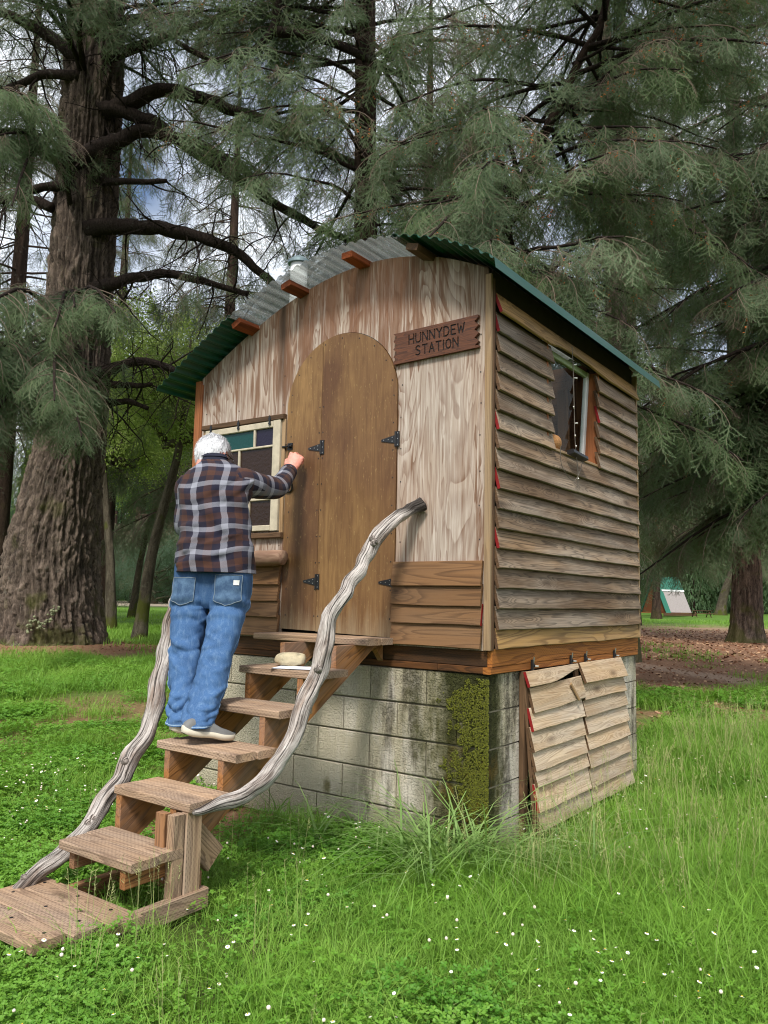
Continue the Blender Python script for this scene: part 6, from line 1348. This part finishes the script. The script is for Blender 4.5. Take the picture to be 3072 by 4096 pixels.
def blade(V, F, I, g, p, h, lean, w, mi=0, segs=3):
    a = g.uniform(0, 6.283); d = Vector((math.cos(a), math.sin(a), 0)); sd_ = Vector((-d.y, d.x, 0))*w; tw = g.uniform(-.6, .6); o = len(V)
    for i in range(segs+1):
        f = i/segs; q = p+d*(lean*h*f*f)+Vector((0, 0, h*(f-.32*lean*f*f*f))); ww = sd_*(1-f*.92 if i else .8)
        if i == segs: V.append(q)
        else: V += [q-ww, q+ww]
    for i in range(segs-1): F.append((o+2*i, o+2*i+1, o+2*i+3, o+2*i+2)); I.append(mi)
    F.append((o+2*segs-2, o+2*segs-1, o+2*segs)); I.append(mi)
def gclump(seed, n, R, h0, h1, l0, l1, w, mat='grass', heads=0):
    g = random.Random(seed); V = []; F = []; I = []
    for _ in range(n):
        a = g.uniform(0, 6.28); r = R*math.sqrt(g.random()); blade(V, F, I, g, Vector((math.cos(a)*r, math.sin(a)*r, -.01)), g.uniform(h0, h1), g.uniform(l0, l1), w*g.uniform(.7, 1.3), segs=4 if h1 > .3 else 3)
    for _ in range(heads):
        a = g.uniform(0, 6.28); r = R*g.random(); h = h1*g.uniform(1.0, 1.35); p = Vector((math.cos(a)*r, math.sin(a)*r, 0)); q = p+Vector((g.uniform(-.12, .12), g.uniform(-.12, .12), h)); o = len(V); w_ = Vector((.0012, 0, 0)); V += [p-w_, p+w_, q+w_, q-w_]; F.append((o, o+1, o+2, o+3)); I.append(1)
        for k in range(9):
            f = k/9; b = q+Vector((0, 0, -.10*f)); e = b+Vector((g.uniform(-.028, .028), g.uniform(-.028, .028), g.uniform(.004, .022))); o = len(V); V += [b-w_*2, b+w_*2, e]; F.append((o, o+1, o+2)); I.append(1)
    return proto('grass_clump', V, F, [MT[mat], MT['straw']], I)
def cclump(seed, n, R):
    g = random.Random(seed); V = []; F = []; I = []
    for _ in range(n):
        a = g.uniform(0, 6.28); r = R*math.sqrt(g.random()); h = g.uniform(.03, .09); p = Vector((math.cos(a)*r, math.sin(a)*r, h)); o = len(V); V += [p+Vector((0, 0, -h-.01)), p+Vector((.001, .001, -h-.01)), p]; F.append((o, o+1, o+2)); I.append(0)
        t_ = Vector((g.uniform(-.5, .5), g.uniform(-.5, .5), 1)).normalized(); x = t_.orthogonal().normalized(); y = t_.cross(x); a0 = g.uniform(0, 6.28); s = g.uniform(.008, .0135)
        for k in range(3):
            b = a0+k*2.094; d = x*math.cos(b)+y*math.sin(b); e = t_.cross(d); lf = t_*s*.25; o = len(V)
            V += [p, p+d*s*.55+e*s*.5+lf, p+d*s*1.15+e*s*.38+lf, p+d*s*1.05, p+d*s*1.15-e*s*.38+lf, p+d*s*.55-e*s*.5+lf]; F += [(o, o+1, o+2, o+3), (o, o+3, o+4, o+5)]; I += [0, 0]
    return proto('clover_clump', V, F, [MT['clover']], I)
def daisy(seed, n=11, bloom=False):
    g = random.Random(seed); V = []; F = []; I = []; h = g.uniform(.09, .16); q = Vector((g.uniform(-.02, .02), g.uniform(-.02, .02), h)); V += [Vector((0, 0, 0)), Vector((.0016, 0, 0)), q]; F.append((0, 1, 2)); I.append(2)
    tl = Vector((g.uniform(-.4, .4), g.uniform(-.4, .4), 1)).normalized(); x = tl.orthogonal().normalized(); y = tl.cross(x); R = g.uniform(.0058, .0092)
    if bloom:
        v, f = ell(q, (.0062, .0062, .006), 5, 7); o = len(V); V += v; F += [tuple(i+o for i in t_) for t_ in f]; I += [3]*len(f)
    else:
        for k in range(n):
            a = 6.283*k/n; d = x*math.cos(a)+y*math.sin(a); e = tl.cross(d)*R*.26; o = len(V); V += [q+d*R*.2-e*.5, q+d*R*.2+e*.5, q+d*R+e-tl*.001, q+d*R-e-tl*.001]; F.append((o, o+1, o+2, o+3)); I.append(0)
        v, f = ell(q+tl*.001, (R*.36, R*.36, R*.25), 4, 7); o = len(V); V += v; F += [tuple(i+o for i in t_) for t_ in f]; I += [1]*len(f)
    return proto('daisy', V, F, [MT['petal'], MT['yolk'], MT['clover'], MT['pink']], I)
CL = [gclump(1, 30, .10, .05, .12, .2, 1.0, .0022), gclump(2, 26, .10, .08, .17, .3, 1.1, .0024), gclump(3, 22, .09, .12, .25, .4, 1.3, .0026), gclump(4, 18, .07, .16, .34, .4, 1.3, .0026, heads=2), cclump(5, 24, .11), cclump(6, 22, .12), cclump(7, 28, .12), gclump(10, 12, .05, .06, .12, .3, 1.2, .0045, 'bluegrass')]
def gpatch(seed, R, n, choose):
    """a tile of turf: many clumps of blades and clover grown together"""
    g = random.Random(seed); V = []; F = []; I = []; mats = [MT['grass'], MT['straw'], MT['clover'], MT['bluegrass']]
    for _ in range(n):
        k = choose(g); src = CL[k].data; a = g.uniform(0, 6.283); r = R*math.sqrt(g.random()); M_ = Matrix.Translation((math.cos(a)*r, math.sin(a)*r, 0)) @ Matrix.Rotation(g.uniform(0, 6.28), 4, 'Z') @ Matrix.Scale(g.uniform(.75, 1.2), 4)
        o = len(V); V += [M_ @ v.co for v in src.vertices]; F += [tuple(q+o for q in f.vertices) for f in src.polygons]; t_ = 2 if k in (4, 5, 6) else 3 if k == 7 else 0; I += [t_ if f.material_index == 0 else 1 for f in src.polygons]
    return proto('turf_patch', V, F, mats, I)
pick = lambda *w: (lambda g: g.choices(range(8), w)[0])
GP = [gpatch(1, .2, 20, pick(1, 1, 0, 0, 6, 6, 6, .4)), gpatch(2, .2, 20, pick(2, 1, 0, 0, 6, 6, 6, .4)), gpatch(3, .2, 20, pick(4, 4, 1.5, 0, 3, 3, 3, .3)), gpatch(4, .2, 20, pick(4, 5, 2, 0, 2, 2, 2, .3)), gpatch(5, .2, 18, pick(2, 5, 4, 0, 1, 1, 1, .3)), gpatch(6, .2, 18, pick(1, 4, 5, 1.2, .5, .5, .5, .2)), gpatch(7, .2, 16, pick(1, 4, 6, 2, 1, 1, 1, .2)),
      gclump(8, 9, .04, .36, .72, .9, 1.9, .0078, 'bluegrass'), gclump(9, 110, .34, .05, .13, .2, .9, .006), gclump(11, 22, .07, .2, .40, .4, 1.3, .0026, heads=3)]
DP = [daisy(1), daisy(2), daisy(3), daisy(4, bloom=True), daisy(5, bloom=True)]
g = random.Random(99); GPts = []; GR = []; GS = []; GI = []
def blocked(x, y):
    if -2.50 < x < .01 and -.02 < y < 2.46: return True
    if .0 <= x < .13 and .34 < y < 2.0: return True
    if -1.32 < x < -.58 and -2.25 < y < -1.76: return True
    if -1.2 < x < -.60 and -1.9 < y < -1.4 and g.random() < .8: return True
    return False
def ga(x, y, s, i, sink=0): GPts.append((x, y, gz(x, y)-.004-sink)); GR.append((g.uniform(-.12, .12), g.uniform(-.12, .12), g.uniform(0, 6.283))); GS.append(s); GI.append(i)
def fill(t0, t1, dens, sc, mix_):
    a = .62; area = a*(t1*t1-t0*t0)+2*(t1-t0)
    for _ in range(int(area*dens)):
        t = math.sqrt(g.uniform(t0*t0, t1*t1)); s = g.uniform(-1, 1)*(a*t+1); x, y = world2(s, t)
        if blocked(x, y): continue
        da = dirt_shade_amount(x, y)
        if g.random() < da*(.97 if t > 10 else .9): continue
        mix_(x, y, s, t, sc)
def nearmix(x, y, s, t, sc):
    n_ = nz(x*.9, y*.9, 20)+.4*nz(x*2.7, y*2.7, 2); right = smst(x, -.7, .5)
    shade = 1-smst(math.hypot(x+5.5, y-1.2), 1.0, 3.5)          # thinner growth under the big tree
    if shade > .3 and g.random() < .35*shade: return
    lush = .26+.62*right*smst(y, -1.6, .6)-n_*.55+(-.18 if x < -1.3 else 0)+g.uniform(-.12, .12)
    i = 0 if lush < .0 else 1 if lush < .16 else 2 if lush < .32 else 3 if lush < .48 else 4 if lush < .66 else 5 if lush < .82 else 6
    ga(x, y, sc*g.uniform(.8, 1.15), i)
fill(1.4, 5.2, 30, 1., nearmix); fill(5.2, 9.5, 17, 1.25, nearmix)
def midmix(x, y, s, t, sc): ga(x, y, sc*g.uniform(.7, 1.3), g.choice((1, 2, 3, 3, 4, 8)), .01)
fill(9.5, 17, 7, 1.6, midmix); fill(17, 34, 3.5, 2.2, lambda x, y, s, t, sc: ga(x, y, sc*g.uniform(.7, 1.3), 8, .06)); fill(34, 70, .8, 3.4, lambda x, y, s, t, sc: ga(x, y, sc*g.uniform(.7, 1.2), 8, .2))
# taller growth beside the cabin and the coarse tuft at its corner
for _ in range(38): x, y = g.gauss(-.02, .2), g.gauss(-.2, .12); (blocked(x, y) or ga(x, y, g.uniform(.65, 1.0), 7))
for _ in range(30): x, y = g.gauss(.32, .14), g.gauss(.2, .3); (blocked(x, y) or ga(x, y, g.uniform(.55, .9), g.choice((7, 9, 9))))
for _ in range(190): x, y = g.uniform(.12, 2.2), g.uniform(.2, 5.5); (blocked(x, y) or ga(x, y, g.uniform(.6, .95), 9))
for _ in range(16): x, y = g.uniform(-1.6, -.3), g.uniform(-.45, -.05); (blocked(x, y) or ga(x, y, g.uniform(.5, .8), g.choice((9, 7))))
for _ in range(10): x, y = g.gauss(-.55, .1), g.gauss(-2.0, .16); (blocked(x, y) or ga(x, y, g.uniform(.6, .8), 9))
for _ in range(40): x, y = g.uniform(-2.2, 1.6), g.uniform(-3., -.6); (blocked(x, y) or ga(x, y, g.uniform(.5, .75), 9))
scatter('meadow_grass', GP, GPts, GR, GS, GI, None, kind='stuff', label='bright green meadow grass and clover round the cabin', cat='grass')
P = []; R_ = []; S_l = []; I_ = []
for _ in range(2600):
    t = math.sqrt(g.uniform(1.6**2, 7.5**2)); s = g.uniform(-1, 1)*(.6*t+.6); x, y = world2(s, t)
    if blocked(x, y) or dirt_shade_amount(x, y) > .4 or (x > .3 and y > -.6 and g.random() < .8): continue
    if nz(x*.8, y*.8, 40)+.5*nz(x*2.3, y*2.3, 41) < -.05+.3*g.random()-.15 and g.random() < .75: continue
    P.append((x, y, gz(x, y)+g.uniform(0, .03))); R_.append((g.uniform(-.25, .25), g.uniform(-.25, .25), g.uniform(0, 6.28))); S_l.append(g.uniform(.7, 1.15)); I_.append(g.choice((0, 1, 2, 0, 1, 3, 4)))
scatter('daisies', DP, P, R_, S_l, I_, None, kind='stuff', label='small white daisies and clover blooms dotting the grass', cat='flowers')
# fallen needles and leaves on the bare dirt
V = []; F = []
for k in range(5):
    a = 6.28*k/5; V.append((math.cos(a)*.035, math.sin(a)*.022, .006*(k % 2)))
LFp = [proto('dead_leaf', V, [(0, 1, 2, 3, 4)], [plain('dead_leaf', c(176, 140, 108), .9, var=.3)]), proto('dead_leaf', V, [(0, 1, 2, 3, 4)], [plain('brown_leaf', c(116, 76, 52), .9, var=.3)])]
P = []; R_ = []; S_l = []; I_ = []
for _ in range(9000):
    t = g.uniform(9, 46); s = g.uniform(.06, .62)*t; x, y = world2(s, t)
    if dirt_shade_amount(x, y) < .35: continue
    P.append((x, y, gz(x, y)+.012)); R_.append((g.uniform(-.5, .5), g.uniform(-.5, .5), g.uniform(0, 6.28))); S_l.append(g.uniform(.6, 1.4)*(1 if t < 20 else 1.7)); I_.append(g.randrange(2))
for _ in range(900):
    a = g.uniform(0, 6.28); r = 1.5+2.8*g.random(); x, y = -15.8+math.cos(a)*r, 7+math.sin(a)*r; P.append((x, y, gz(x, y)+.015)); R_.append((g.uniform(-.5, .5), g.uniform(-.5, .5), g.uniform(0, 6.28))); S_l.append(g.uniform(.6, 1.4)); I_.append(1)
for _ in range(160): x, y = g.uniform(-2.2, -.6), g.uniform(-1.6, -.05); P.append((x, y, gz(x, y)+.012)); R_.append((g.uniform(-.5, .5), g.uniform(-.5, .5), g.uniform(0, 6.28))); S_l.append(g.uniform(.5, 1.)); I_.append(1)
scatter('leaf_litter', LFp, P, R_, S_l, I_, None, kind='stuff', label='dry brown leaves scattered on the bare dirt', cat='leaf litter')
# moss cushions on the wettest blocks
V, F = ell((0, 0, 0), (.010, .007, .009), 4, 6); MS = [proto('moss', V, F, [leafmat('moss', c(54, 60, 14), c(112, 116, 28), c(82, 78, 22), .1)])]
P = []; R_ = []; S_l = []; I_ = []
for _ in range(15000):
    x, z = -.48*g.random()**1.3, g.uniform(.0, .99)
    w = .29+.36*nz(1.3, z*3.2, 50)+.16*nz(4, z*9, 7)+.10*(.5-z)
    if w < .05 or nz(x*26, z*26, 51)+.7*nz(x*8, z*6, 3) < -.6+1.2*(-x/w)**2: continue
    P.append((x, -.003, z)); R_.append((g.uniform(0, 3), g.uniform(0, 3), g.uniform(0, 3))); S_l.append(g.uniform(.22, .6)); I_.append(0)
scatter('moss_growth', MS, P, R_, S_l, I_, cabin, kind='stuff')
